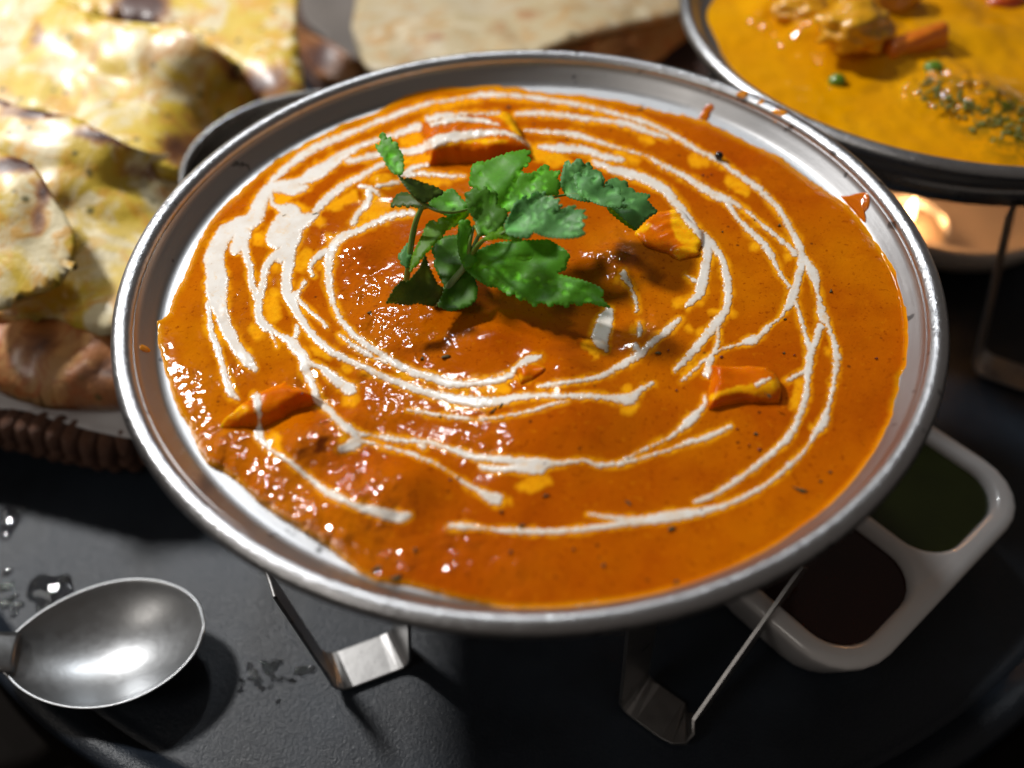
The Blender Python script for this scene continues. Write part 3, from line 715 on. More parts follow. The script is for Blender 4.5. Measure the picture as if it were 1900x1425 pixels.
leaf([(808,443),(830,438),(851,436),(858,452),(860,470),(870,490),(880,515),(886,535),(884,555),(871,568),(850,574),(834,577),(812,568),(818,550),(827,535),(815,512),(805,491),(808,480),(801,465)], (850,480), .02, .0, -.03, LD, 0, .008, seed=2)
leaf([(716,563),(722,552),(728,543),(731,535),(740,526),(746,520),(753,524),(760,520),(770,508),(779,498),(784,485),(788,473),(792,482),(794,491),(802,508),(812,528),(823,535),(818,550),(805,568),(790,566),(775,562),(760,566),(746,565),(730,562)], (800,560), .012, -.05, -.10, LO, .0, .010, seed=3)
leaf([(852,410),(871,408),(874,425),(872,447),(876,470),(886,480),(880,490),(871,498),(862,495),(856,484),(851,470),(849,450),(850,430)], (860,490), .05, 0, -.10, LG, 0, .004, seed=4)
leaf([(738,476),(744,468),(752,456),(758,450),(762,460),(762,478),(757,498),(750,494),(745,492),(743,484)], (758,490), .05, 0, -.05, LT, 0, .003, seed=5)
leaf([(875,388),(870,397),(866,403),(857,409),(849,417),(838,421),(832,427),(827,428),(822,436),(819,443),(812,445),(808,451),(801,457),(797,465),(790,469),(786,476),(779,482),(775,491),(767,497),(760,506),(762,492),(764,480),(769,466),(775,454),(780,443),(786,432),(789,422),(794,414),(800,409),(805,408),(808,411),(812,412),(815,405),(820,403),(826,404),(834,403),(841,396),(849,391),(856,384),(864,377)], (872,384), .13, .03, -.02, LY, 0, .006, seed=6)
leaf([(827,355),(834,351),(842,351),(850,361),(856,369),(866,377),(875,384),(866,388),(856,392),(845,398),(834,403),(816,394),(797,384),(795,372),(802,362),(812,358),(818,360)], (872,386), .14, .02, -.04, LG, 0, .008, seed=7)
leaf([(875,310),(882,303),(890,300),(899,301),(910,297),(918,293),(925,290),(935,288),(945,283),(955,282),(967,279),(978,279),(985,281),(981,287),(977,291),(984,293),(986,297),(979,302),(980,308),(971,310),(967,316),(972,322),(985,322),(996,318),(1000,312),(1006,308),(1013,305),(1017,307),(1020,309),(1019,314),(1018,318),(1028,318),(1040,317),(1036,325),(1033,332),(1038,337),(1040,343),(1036,353),(1035,363),(1028,362),(1020,363),(1010,361),(1000,363),(982,376),(965,387),(952,391),(940,392),(927,388),(917,383),(918,372),(920,362),(911,360),(900,360),(891,355),(882,350),(876,346),(870,343),(872,334)], (925,392), .145, .02, -.055, LG, -.02, .012, seed=8)
leaf([(862,358),(867,356),(872,355),(878,350),(885,347),(888,352),(890,358),(895,350),(900,345),(905,351),(910,358),(915,353),(920,355),(923,366),(922,380),(930,386),(940,390),(942,402),(935,415),(930,424),(922,433),(906,436),(890,437),(886,425),(882,412),(877,403),(872,395),(868,385)], (900,436), .15, .0, -.06, LD, 0, .008, seed=9)
leaf([(935,420),(941,407),(947,395),(952,385),(957,375),(962,371),(967,370),(971,364),(976,361),(977,368),(979,375),(984,366),(990,357),(994,355),(1000,355),(1000,362),(1005,358),(1013,355),(1012,361),(1010,367),(1018,364),(1027,365),(1025,372),(1032,369),(1039,369),(1037,375),(1035,380),(1039,379),(1045,381),(1035,389),(1025,397),(1038,389),(1050,385),(1060,382),(1070,382),(1066,387),(1062,390),(1074,389),(1088,390),(1084,394),(1080,397),(1086,400),(1091,404),(1083,406),(1075,407),(1081,412),(1086,418),(1083,422),(1077,425),(1083,429),(1087,434),(1081,437),(1075,440),(1060,442),(1045,442),(1030,441),(1015,440),(1002,436),(990,430),(986,436),(982,442),(972,442),(962,440),(952,437),(942,435)], (938,428), .185, -.01, -.035, LT, .01, .010, seed=10)
leaf([(897,445),(903,438),(910,432),(917,431),(922,430),(926,424),(930,420),(935,426),(940,432),(952,438),(970,445),(962,448),(955,447),(940,444),(925,442),(910,445)], (900,444), .17, 0, 0, LY, 0, .004, seed=11)
leaf([(1040,343),(1042,325),(1047,305),(1050,299),(1055,297),(1058,302),(1060,310),(1065,300),(1075,294),(1081,300),(1084,310),(1087,303),(1092,300),(1096,306),(1100,315),(1110,317),(1118,325),(1121,330),(1122,336),(1110,355),(1095,375),(1075,372),(1055,366),(1046,356)], (1046,362), .10, 0, -.05, LT, 0, .008, seed=12)
leaf([(1065,325),(1070,321),(1077,320),(1079,325),(1081,330),(1085,320),(1090,315),(1093,323),(1095,332),(1101,325),(1110,322),(1115,325),(1117,331),(1119,338),(1120,347),(1127,341),(1135,340),(1137,344),(1137,350),(1143,348),(1150,350),(1151,356),(1150,362),(1156,365),(1160,370),(1155,374),(1153,378),(1159,381),(1162,385),(1145,386),(1125,383),(1112,380),(1100,375),(1088,369),(1075,362),(1069,344)], (1068,364), .13, .0, -.04, LT, 0, .008, seed=13)
leaf([(1122,340),(1132,333),(1145,330),(1149,334),(1153,336),(1158,334),(1162,336),(1165,342),(1165,348),(1170,348),(1175,350),(1178,354),(1180,358),(1194,359),(1207,362),(1203,368),(1200,372),(1206,377),(1210,383),(1215,387),(1220,393),(1212,398),(1205,402),(1193,413),(1182,425),(1172,418),(1162,410),(1148,397),(1135,385),(1128,373)], (1130,384), .09, .01, -.04, LT, -.03, .010, seed=14)
leaf([(1127,383),(1137,386),(1147,393),(1160,405),(1172,416),(1183,427),(1172,424),(1157,414),(1142,402),(1130,392)], (1128,386), .075, -.02, -.02, LY, 0, .003, seed=15)
leaf([(738,323),(749,333),(760,331),(773,335),(786,340),(797,344),(808,347),(816,351),(823,358),(815,363),(805,366),(796,374),(790,377),(780,373),(771,367),(762,358),(753,347),(745,336)], (742,326), .24, -.09, .0, LO, 0, .006, seed=16)
leaf([(713,246),(716,252),(718,259),(721,255),(725,253),(727,258),(727,264),(732,262),(737,264),(738,270),(740,277),(745,283),(748,292),(748,301),(749,311),(748,319),(744,325),(736,324),(729,321),(724,316),(720,310),(715,301),(711,292),(705,284),(700,277),(697,271),(696,266),(701,268),(705,270),(705,264),(707,259),(704,250),(707,247)], (740,325), .24, .02, -.05, LG, 0, .005, seed=17)
leaf([(725,384),(729,374),(733,366),(741,359),(749,357),(760,360),(771,366),(785,374),(797,381),(790,388),(780,387),(768,384),(761,381),(757,386),(752,382),(746,380),(742,385),(738,384),(733,381),(730,386)], (795,384), .15, .03, 0, LO, 0, .005, seed=18)
m = NT('stem_green'); m.set(Base__Color=(.13, .24, .035), Roughness=.35, Coat__Weight=.2); M_stem = m.m
m = NT('pale_stem'); m.set(Base__Color=(.22, .33, .12), Roughness=.3, Coat__Weight=.3); M_stem2 = m.m
def stem(pp, rad, mat):
    o = tube('stem', [at(*p) for p in pp], [r*R/720 for r in rad], mat, None, 10, 6); childof(o, sprig)
stem([(792,381,.17),(783,386,.16),(772,410,.13),(765,440,.09),(760,475,.05),(755,515,-.01),(752,530,-.03)], [3,4,5,5.5,5.5,5.5,4.5], M_stem)
stem([(866,484,.045),(858,500,.03),(845,516,.015),(832,532,.0),(818,550,-.02),(805,568,-.04)], [5,5.5,6,6.5,6.5,5], M_stem2)
stem([(738,323,.24),(755,347,.215),(772,368,.19),(792,382,.17),(815,392,.165),(842,394,.155),(870,388,.15)], [1.5,2,2.5,3,3,2.6,2.2], M_stem)
stem([(868,484,.045),(872,450,.09),(880,420,.12),(890,438,.125)], [4,3.5,3,2.5], M_stem)
stem([(872,478,.05),(885,458,.09),(900,444,.14),(925,436,.165),(940,428,.178)], [5,4.5,3.5,2.5,2], M_stem)
stem([(875,465,.07),(905,410,.12),(960,385,.12),(1010,370,.10),(1048,362,.095),(1075,362,.10),(1128,384,.085)], [4,3,2.6,2.4,2.2,2,1.6], M_stem)

# ------------------------------------------------------------------ tray and table
m = NT('dark_slate'); co = m.coords()
bigt = m.noise(16, 4, .6, co); ft = m.noise(1300, 2, .6, co); gr = m.noise(2600, 2, .7, co)
m.set(Base__Color=m.mix(m.ramp(bigt, [(.40, 0.0), (.62, 1.0)]), (.006, .009, .014), (.017, .024, .035)),
      Roughness=m.math('ADD', m.math('MULTIPLY', bigt, .26), .25), Normal=m.bump(m.math('ADD', ft, m.math('MULTIPLY', gr, .8)), .0004, .38), Specular__IOR__Level=.38)
M_tray = m.m
tr = empty('serving_tray', W(0, 1.25, -H0-.1)); tag(tr, 'large round dark slate tray with a raised lip under all the dishes', 'tray')
TR = 2.40
tb = lathe('base', [(0, -.004), (TR-.12, -.004), (TR-.10, -.004), (TR-.06, .010), (TR-.06, -.06), (0, -.06)], M_tray, None, 256)
tl = lathe('lip', [(TR-.075, .004), (TR-.045, .042), (TR-.015, .060), (TR+.02, .055), (TR+.035, .02), (TR+.02, -.06), (TR-.05, -.062), (TR-.075, .004)], M_tray, None, 256)
for q in (tb, tl): q.location = (0, 1.25*R, -H0*R); childof(q, tr)
m = NT('dark_wood'); sp = m.noise(30, 5, .6); m.set(Base__Color=m.mix(sp, (.003, .0025, .002), (.008, .006, .005)), Roughness=.8, Specular__IOR__Level=.05); 
t_ = mesh('table', [(-1.2, -1, -.008), (1.2, -1, -.008), (1.2, 1.6, -.008), (-1.2, 1.6, -.008)], [(0, 1, 2, 3)], m.m); tag(t_, kind='structure')

# ------------------------------------------------------------------ spoon
sp_root = empty('spoon', at(200, 1200, -.98)); tag(sp_root, 'shiny steel tablespoon with its bowl facing up at the lower left', 'spoon')
a0, b0 = uxy(385, 1165, -.93); c0, d0 = uxy(18, 1225, -.93)
tip = np.array([float(a0), float(b0)]); tail = np.array([float(c0), float(d0)])
ax = tail-tip; Ls = np.linalg.norm(ax); ax /= Ls; nx_ = np.array([-ax[1], ax[0]])
vs = []; nu, nw = 48, 25
for i in range(nu):
    t = i/(nu-1)
    hw = .200*(math.sin(math.pi*min(1, t**.90*.985+.0))**.52 if t > 0 else 0)
    hw = max(hw, .004 if t < .5 else .045*min(1, (t-.5)*2)+.01)
    for j in range(nw):
        s = -1+2*j/(nw-1)
        dd = .105*(1-s*s)**.8*math.sin(math.pi*min(max(t, .001), .999))**.75 if 0 < t < 1 else 0
        p = tip+ax*t*Ls+nx_*s*hw
        zz = -.915 - dd + .02*(t**3) - .012*(1-t)**2*0
        vs.append(W(p[0], p[1], zz))
fs = [(i*nw+j, i*nw+j+1, (i+1)*nw+j+1, (i+1)*nw+j) for i in range(nu-1) for j in range(nw-1)]
o = mesh('bowl', vs, fs, M_spoon); md = o.modifiers.new('t', 'SOLIDIFY'); md.thickness = .0008; md.offset = -1
md = o.modifiers.new('s', 'SUBSURF'); md.levels = 1; md.render_levels = 1; childof(o, sp_root)
hp = []
for t, zz in ((.95, -.90), (1.08, -.855), (1.25, -.80), (1.6, -.79), (2.2, -.86), (2.9, -.98)):
    p = tip+ax*t*Ls; p = p + nx_*(.02*(t-1)); hp.append((p[0], p[1], zz))
hw_ = [.055, .05, .045, .05, .07, .10]
vs = []; fs = []
Pc = catmull([list(a)+[b] for a, b in zip(hp, hw_)], 6)
for q in Pc:
    for s in np.linspace(-1, 1, 7): vs.append(W(q[0]+nx_[0]*s*q[3], q[1]+nx_[1]*s*q[3], q[2]-.012*s*s))
fs = [(i*7+j, i*7+j+1, (i+1)*7+j+1, (i+1)*7+j) for i in range(len(Pc)-1) for j in range(6)]
o = mesh('handle', vs, fs, M_spoon); md = o.modifiers.new('t', 'SOLIDIFY'); md.thickness = .0020; md.offset = -1; childof(o, sp_root)

# ------------------------------------------------------------------ water beads on the tray
m = NT('water'); m.set(Base__Color=(1, 1, 1), Roughness=.02, IOR=1.33); m.b.inputs['Transmission Weight'].default_value = 1.0; M_water = m.m
bm = bmesh.new(); bmesh.ops.create_uvsphere(bm, u_segments=20, v_segments=12, radius=1)
for v in bm.verts: v.co.z = max(v.co.z, -.1)*.17; _a = math.atan2(v.co.y, v.co.x); _k = 1+.16*math.sin(2*_a+1)+.12*math.sin(3*_a)+.08*math.sin(5*_a+2); v.co.x *= _k; v.co.y *= _k
bead_me = bpy.data.meshes.new('water_bead'); bm.to_mesh(bead_me); bm.free(); bead_me.materials.append(M_water); bead_me.shade_smooth()
rs = random.Random(5)
def beads(spots, grp):
    for (u, v, r, lab) in spots:
        o = bpy.data.objects.new('water_bead', bead_me); C.objects.link(o); c = at(u, v, -H0)
        o.location = c; s = r*R/620; o.scale = (s*(1+.3*rs.random()), s*(.8+.4*rs.random()), s); o.rotation_euler.z = rs.random()*3
        tag(o, lab or grp, 'water drop', grp)
g1 = 'water drops on the tray behind the spoon bowl'
beads([(95,1098,38,'largest flat water drop on the tray just behind the spoon bowl'),(82,1125,12,'small drop touching the front of the largest water drop'),(118,1072,11,'small drop at the back right of the largest water drop'),(66,1082,8,'tiny drop at the back left of the largest water drop')], g1)
g2 = 'water drops on the tray at the left edge below the basket'
beads([(15,965,28,'wide water drop cut by the left picture edge below the basket'),(36,948,12,'small drop right behind the wide drop at the left picture edge'),(10,992,9,'small drop in front of the wide drop at the left picture edge')], g2)
g3 = 'small water beads on the tray between the spoon handle and the left edge'
beads([(u, v, r, None) for u, v, r in [(12,1060,9),(5,1090,12),(20,1110,10),(28,1125,8),(8,1120,9),(38,1120,6),(18,1085,6),(25,1140,7)]], g3)
g4 = 'scattered water beads on the tray left of the front left stand foot'
beads([(u, v, r, None) for u, v, r in [(462,1235,8),(468,1252,10),(478,1262,8),(490,1230,7),(500,1238,12),(512,1228,8),(505,1255,6),(520,1258,7),(448,1262,6),(445,1278,5),(485,1275,6),(560,1243,10),(552,1247,6),(578,1240,8),(538,1260,6),(545,1262,4),(500,1272,5),(515,1300,4)]], g4)

# ------------------------------------------------------------------ white two-part sauce dish
def clay(name, col, rough=.25):
    m = NT(name); m.set(Base__Color=m.mix(m.noise(60, 3, .6), col, tuple(c*.9 for c in col)), Roughness=rough, Coat__Weight=.3); return m.m
M_white = clay('white_melamine', (.70, .68, .67))
zr = -.80
Bc = np.array([float(q) for q in uxy(1583, 1280, zr)]); Rc = np.array([float(q) for q in uxy(1925, 915, zr)])
ex = (Rc-Bc); Wd = np.linalg.norm(ex); ex /= Wd; ey = np.array([-ex[1], ex[0]]); Dp = .62
def rrect(x0, y0, x1, y1, r, n=6, ch=None):
    out = []
    for (cx_, cy_, a_) in ((x1-r, y1-r, 0), (x0+r, y1-r, 90), (x0+r, y0+r, 180), (x1-r, y0+r, 270)):
        for k in range(n+1):
            a = math.radians(a_+90*k/n); out.append((cx_+r*math.cos(a), cy_+r*math.sin(a)))
    return out
def loc2(p): return Bc+ex*p[0]+ey*p[1]
sd = empty('sauce_dish', W(*(Bc+ex*Wd/2+ey*Dp/2), -H0)); tag(sd, 'white two-compartment dip dish with cut corners at the lower right', 'dish')
def loops_mesh(loops, closed_bottom=True):
    vs = []; fs = []; n = len(loops[0][0])
    for lp, z in loops:
        for p in lp: q = loc2(p); vs.append(W(q[0], q[1], z))
    for i in range(len(loops)-1):
        for k in range(n): fs.append((i*n+k, i*n+(k+1) % n, (i+1)*n+(k+1) % n, (i+1)*n+k))
    fs.append(tuple((len(loops)-1)*n+k for k in range(n))); fs.append(tuple(range(n))[::-1])
    return vs, fs
# body: outer wall as one closed solid with two wells cut by nested loops
pad = .046; mid_ = .5*Wd
def compartment(x0, x1):
    r1 = .13
    L = [(rrect(x0, pad, x1, Dp-pad, r1, 8), zr-.004), (rrect(x0+.012, pad+.012, x1-.012, Dp-pad-.012, r1-.01, 8), zr-.02), (rrect(x0+.035, pad+.035, x1-.035, Dp-pad-.035, r1-.03, 8), -H0+.045)]
    return L
bm = bmesh.new()
def ring_verts(lp, z): return [bm.verts.new(W(*loc2(p), z)) for p in lp]
o1 = ring_verts(rrect(.06, .06, Wd-.06, Dp-.06, .16, 6), -H0+.004)
o2 = ring_verts(rrect(.0, .0, Wd, Dp, .17, 6), zr-.05)
o3 = ring_verts(rrect(-.008, -.008, Wd+.008, Dp+.008, .175, 6), zr-.015)
o4 = ring_verts(rrect(.012, .012, Wd-.012, Dp-.012, .165, 6), zr)
def bridge(a, b):
    n = len(a)
    for k in range(n): bm.faces.new((a[k], a[(k+1) % n], b[(k+1) % n], b[k]))
bridge(o1, o2); bridge(o2, o3); bridge(o3, o4); bm.faces.new(o1[::-1])
inner = []
for x0, x1 in ((pad, mid_-.018), (mid_+.018, Wd-pad)):
    Ls_ = compartment(x0, x1); rings = [ring_verts(lp, z) for lp, z in Ls_]
    bridge(rings[1], rings[0]); bridge(rings[2], rings[1]); bm.faces.new(rings[2]); inner.append(rings[0])
# top face with two holes
P2 = [v for v in o4]+[v for r_ in inner for v in r_]
ids = {i: v for i, v in enumerate(P2)}
n0 = len(o4); ed = [(i, (i+1) % n0) for i in range(n0)]; s_ = n0
for r_ in inner:
    k = len(r_); ed += [(s_+i, s_+(i+1) % k) for i in range(k)]; s_ += k
xs = [(v.co.x/R, v.co.y/R) for v in P2]
vv, _, ff, ov, *_ = delaunay_2d_cdt([Vector(p) for p in xs], ed, [], 1, 1e-6)
mp = [o_[0] for o_ in ov]
centers = [np.array(loc2(((a+b)/2, Dp/2))) for a, b in ((pad, mid_-.018), (mid_+.018, Wd-pad))]
hw2 = (mid_-.018-pad)/2; hd2 = (Dp-2*pad)/2
for t3 in ff:
    c = sum((np.array([vv[i].x, vv[i].y]) for i in t3), np.zeros(2))/3
    rel = c-Bc; lx, ly = rel@ex, rel@ey
    idx = [mp[i] for i in t3]
    # skip triangles whose three corners all belong to the same hole
    grp = [0 if i < n0 else (1 if i < n0+len(inner[0]) else 2) for i in idx]
    if grp[0] == grp[1] == grp[2] and grp[0] > 0: continue
    try: bm.faces.new([ids[i] for i in idx])
    except ValueError: pass
bmesh.ops.recalc_face_normals(bm, faces=bm.faces)
me = bpy.data.meshes.new('body'); bm.to_mesh(me); bm.free(); o = link('body', me, M_white, None, True); childof(o, sd)
md = o.modifiers.new('bevel', 'BEVEL'); md.width = .0009; md.segments = 3; md.limit_method = 'ANGLE'; md.angle_limit = math.radians(35)
def pool(x0, x1, col, lab, nm, rough):
    lp = rrect(x0+.014, pad+.014, x1-.014, Dp-pad-.014, .12, 6)
    lp2 = rrect(x0+.02, pad+.02, x1-.02, Dp-pad-.02, .115, 6)
    vs, fs = loops_mesh([(lp, -H0+.06), (lp, zr-.028), (lp2, zr-.030)])
    m = NT(nm); co = m.coords()
    m.set(Base__Color=m.mix(m.noise(90, 4, .6, co), col, tuple(c*.45 for c in col)), Roughness=rough, Normal=m.bump(m.noise(90, 3, .5, co), .0004, .4), Specular__IOR__Level=.3, Coat__Weight=.12, Coat__Roughness=.12)
    o = mesh(nm, vs, fs, m.m, None, False); cc = Vector(W(*loc2(((x0+x1)/2, Dp/2)), -H0+.06)); o.data.transform(Matrix.Translation(-cc)); o.location = cc
    tag(o, lab, 'sauce')
pool(pad, mid_-.018, (.035, .006, .002), 'dark brown tamarind sauce in the lower compartment of the white dip dish', 'tamarind_sauce', .12)
pool(mid_+.018, Wd-pad, (.028, .036, .003), 'dark green chutney in the upper compartment of the white dip dish', 'green_chutney', .3)

# ------------------------------------------------------------------ bread
def bread_mat(name, pale, butter, brown, wet=.3, greens=True):
    m = NT(name); co = m.coords()
    a = m.noise(38, 4, .6, co, 1.2); b = m.noise(95, 4, .65, co, .8); c = m.noise(300, 3, .6, co); d = m.noise(24, 4, .65, co, 1.5)
    col = m.mix(m.ramp(a, [(.44, 0.0), (.54, 1.0)]), pale, butter)
    col = m.mix(m.ramp(b, [(.50, 0.0), (.62, .8)]), col, tuple(x*y for x, y in zip(butter, (1.0, .70, .4))))
    col = m.mix(m.ramp(m.noise(70, 3, .6, co, .5), [(.58, 0.0), (.66, .9)]), col, tuple(min(.9, x*1.25) for x in pale))
    col = m.mix(m.ramp(d, [(.56, 0.0), (.66, .85)]), col, brown)
    if greens:
        vo = m.n('ShaderNodeTexVoronoi', Scale=130.0); m.l(co, vo.inputs['Vector'])
        col = m.mix(m.ramp(vo.outputs['Distance'], [(.10, .85), (.18, 0.0)]), col, (.09, .085, .015))
    ch = m.math('ADD', m.attr('char'), m.math('MULTIPLY', m.math('SUBTRACT', b, .5), .9))
    col = m.mix(m.ramp(ch, [(.25, 0.0), (.5, .85), (.7, 1.0)]), col, m.ramp(ch, [(.35, (.40, .15, .04)), (.8, (.07, .022, .012))]))
    m.set(Base__Color=col, Roughness=.5, Coat__Weight=wet, Coat__Roughness=.25, Normal=m.bump(m.math('ADD', m.math('ADD', b, a), m.math('MULTIPLY', c, .3)), .0010, .5)); return m.m
M_naan = bread_mat('buttered_naan', (.70, .60, .36), (.66, .46, .035), (.52, .22, .03), .25)
M_crust = bread_mat('browned_naan_crust', (.50, .26, .09), (.42, .16, .05), (.24, .07, .02), .8)
M_roti = bread_mat('plain_roti', (.50, .42, .28), (.47, .38, .22), (.38, .25, .12), .05, False)
def bread(poly, chars, mat, label, nm='naan', thick=.045, spacing=11, seed=0, puff=.03):
    """poly: photo pixel + height for each outline point"""
    P = catmull([list(p) for p in poly]+[list(poly[0])], 5)[:-1]
    n = len(P); pts = [p[:2] for p in P]; ed = [(i, (i+1) % n) for i in range(n)]
    x0, y0 = P[:, :2].min(0); x1, y1 = P[:, :2].max(0)
    rs = np.random.RandomState(seed)
    G = []
    for y in np.arange(y0, y1, spacing):
        for x in np.arange(x0, x1, spacing):
            q = np.array([x, y])+rs.rand(2)*spacing*.3
            c = False
            for i in range(n):
                a, b = P[i], P[(i+1) % n]
                if (a[1] > q[1]) != (b[1] > q[1]) and q[0] < (b[0]-a[0])*(q[1]-a[1])/(b[1]-a[1])+a[0]: c = not c
            if c and np.hypot(*(P[:, :2]-q).T).min() > spacing*.5: G.append(q)
    vs, _, fs, *_ = delaunay_2d_cdt([Vector((float(p[0]), float(p[1]))) for p in list(pts)+G], ed, [], 1, 1e-4)
    Q = np.array([[v.x, v.y] for v in vs])
    D = np.hypot(Q[:, None, 0]-P[None, :, 0], Q[:, None, 1]-P[None, :, 1])
    w_ = 1/(D+2)**2; z = (w_*P[None, :, 2]).sum(1)/w_.sum(1)
    dm = D.min(1); ins = 1-np.exp(-dm/22)
    z = z + puff*ins + ins*(fbm(Q[:, 0]/100, Q[:, 1]/100, .30, seed+90)*.03-np.abs(fbm(Q[:, 0]/100, Q[:, 1]/100, .4, seed+92))*.05+fbm(Q[:, 0]/100, Q[:, 1]/100, .9, seed+91)*.008)
    V_ = []
    for q, zz in zip(Q, z): x, yv = uxy(q[0], q[1], zz); V_.append(W(float(x), float(yv), float(zz)))
    o = mesh(nm, V_, [tuple(f) for f in fs], mat)
    ch = np.zeros(len(Q))
    for (u, v, ru, rv, s) in chars: ch = np.maximum(ch, s*np.exp(-(((Q[:, 0]-u)/ru)**2+((Q[:, 1]-v)/rv)**2)))
    attr(o, 'char', ch)
    md = o.modifiers.new('thickness', 'SOLIDIFY'); md.thickness = thick*R; md.offset = -1
    c0 = Vector(V_[0]); o.data.transform(Matrix.Translation(-c0)); o.location = c0
    tag(o, label, 'naan bread' if 'naan' in nm else 'flatbread', 'buttered naan pieces in the basket' if nm == 'naan' else None); return o
bread([(-60,-60,-0.25),(200,-70,-0.28),(420,-60,-0.30),(548,-60,-0.32),(550,40,-0.35),(548,120,-0.40),(546,186,-0.45),(500,190,-0.45),(430,120,-0.40),(300,60,-0.35),(120,40,-0.32),(-60,60,-0.30)],
      [(265,30,60,40,1.1),(485,165,50,30,.9),(90,70,30,20,.3)], M_naan, 'rear naan piece in the basket with a straight right edge', seed=1)
bread([(-60,-20,-0.26),(60,-10,-0.24),(200,50,-0.23),(330,60,-0.23),(395,85,-0.24),(440,130,-.42),(462,190,-.58),(440,260,-.62),(400,330,-.62),(300,330,-0.40),(150,250,-0.38),(40,215,-0.36),(-60,210,-0.36)],
      [(430,110,34,42,1.0),(265,25,46,26,1.0),(85,80,16,26,.55),(60,250,80,14,.6),(320,290,40,40,.8),(200,200,20,14,.3),(465,190,16,40,.8)], M_naan, 'middle naan piece in the basket with a charred right corner and folded ridge', seed=2, puff=.02)
bread([(-60,195,-0.24),(10,200,-0.23),(90,225,-0.23),(150,240,-0.24),(230,265,-0.26),(300,295,-.42),(350,340,-.58),(330,420,-.50),(290,520,-.48),(230,612,-.50),(120,598,-.52),(0,588,-.52),(-60,585,-.52)],
      [(0,198,60,12,1.1),(90,225,70,12,1.0),(190,262,60,14,.9),(40,340,50,14,.8),(75,380,24,30,.7),(260,320,50,30,.6),(290,380,26,30,.4),(120,585,200,8,.4),(70,410,20,26,.5)], M_naan, 'large front naan piece in the basket with yellow butter pooled on top', seed=3, puff=.02)
bread([(-60,290,-.20),(0,300,-.20),(60,325,-.21),(110,380,-.25),(140,450,-.31),(120,520,-.36),(40,560,-.38),(-60,560,-.38)],
      [(30,325,70,14,1.0),(90,370,24,30,.8),(75,420,22,40,.55),(30,520,60,10,.3)], M_naan, 'small folded naan flap lying on top at the left edge of the basket', seed=4, puff=.012, thick=.04)
bread([(-60,575,-.56),(20,580,-.56),(120,590,-.55),(230,605,-.55),(262,700,-.60),(215,738,-.66),(90,735,-.66),(0,705,-.66),(-60,690,-.66)],
      [(90,650,60,40,.6),(200,690,50,30,.8)], M_crust, 'glossy brown naan crust tucked under the others at the front of the basket', seed=5, puff=.05)
# back breads
rb = bread([(655,60,-.62),(700,-60,-.70),(900,-90,-.75),(1280,-90,-.75),(1268,20,-.66),(1190,48,-.58),(1090,72,-.54),(1010,100,-.56),(960,140,-.60),(800,150,-.62),(700,142,-.62),(668,110,-.62)],
      [(985,40,50,14,.55),(930,62,16,12,.6),(810,78,26,12,.5),(780,108,40,10,.35),(690,95,12,20,.3)], M_roti, 'pale flat roti with faint brown marks behind the near dish', nm='roti', seed=6, puff=.02, thick=.03)
bread([(1010,96,-.66),(1080,72,-.62),(1180,46,-.62),(1265,20,-.64),(1275,60,-.72),(1240,95,-.76),(1200,118,-.78),(1120,125,-.76),(1050,125,-.72)],
      [(1150,70,120,24,.25)], bread_mat('toasted_roti', (.30, .17, .055), (.28, .14, .04), (.14, .05, .015), .2), 'brown curled edge of flatbread drooping beneath the pale roti', nm='folded_roti', seed=7, puff=.02, thick=.03)
bread([(545,20,-.74),(560,50,-.72),(600,72,-.70),(640,95,-.70),(690,125,-.72),(720,150,-.76),(640,165,-.80),(590,140,-.80),(560,100,-.80),(548,70,-.78)],
      [(600,110,60,50,.9),(640,95,40,6,.1)], bread_mat('dark_crust', (.25, .11, .03), (.20, .08, .02), (.06, .02, .01), .2), 'dark burnt bread crust with an orange edge between the naan and the roti', nm='burnt_crust', seed=8, puff=.01, thick=.03)
m = NT('grey_paper'); m.set(Base__Color=m.mix(m.noise(30, 4, .6), (.17, .145, .125), (.10, .085, .075)), Roughness=.7)
pp = bread([(560,-70,-.86),(700,-90,-.88),(760,20,-.82),(760,150,-.80),(660,150,-.80),(610,80,-.80),(560,30,-.82)], [], m.m, 'greyish paper sheet under the pale roti', nm='wrapping_paper', seed=9, thick=.01, puff=0)
pp['category'] = 'paper'
m = NT('brown_board'); m.set(Base__Color=m.mix(m.noise(40, 5, .6), (.045, .018, .010), (.10, .04, .022)), Roughness=.5)
bb = bread([(540,-120,-.92),(1500,-160,-.92),(1420,60,-.92),(1330,170,-.92),(1000,230,-.92),(640,200,-.92),(540,80,-.92)], [], m.m, 'dark reddish brown wooden board under the roti behind the near dish', nm='wooden_board', seed=10, thick=.06, puff=0)
bb['category'] = 'board'

# ------------------------------------------------------------------ basket and liner
m = NT('dark_wicker'); m.set(Base__Color=m.mix(m.noise(160, 4, .6), (.09, .034, .018), (.30, .14, .08)), Roughness=.45, Normal=m.bump(m.noise(500, 3, .6), .0006, .8)); M_wick = m.m
p1 = np.array([float(q) for q in uxy(0, 785, -.78)]); p2 = np.array([float(q) for q in uxy(240, 838, -.78)])
e1 = (p2-p1)/np.linalg.norm(p2-p1); e2 = np.array([-e1[1], e1[0]])
Wb, Db = 2.1, 1.9
org = p2+e1*.16-e1*Wb
bk = empty('bread_basket', W(*(org+e1*Wb/2+e2*Db/2), -H0)); tag(bk, 'dark brown woven basket holding the naan at the left', 'basket')
path = rrect(0, 0, Wb, Db, .34, 14)
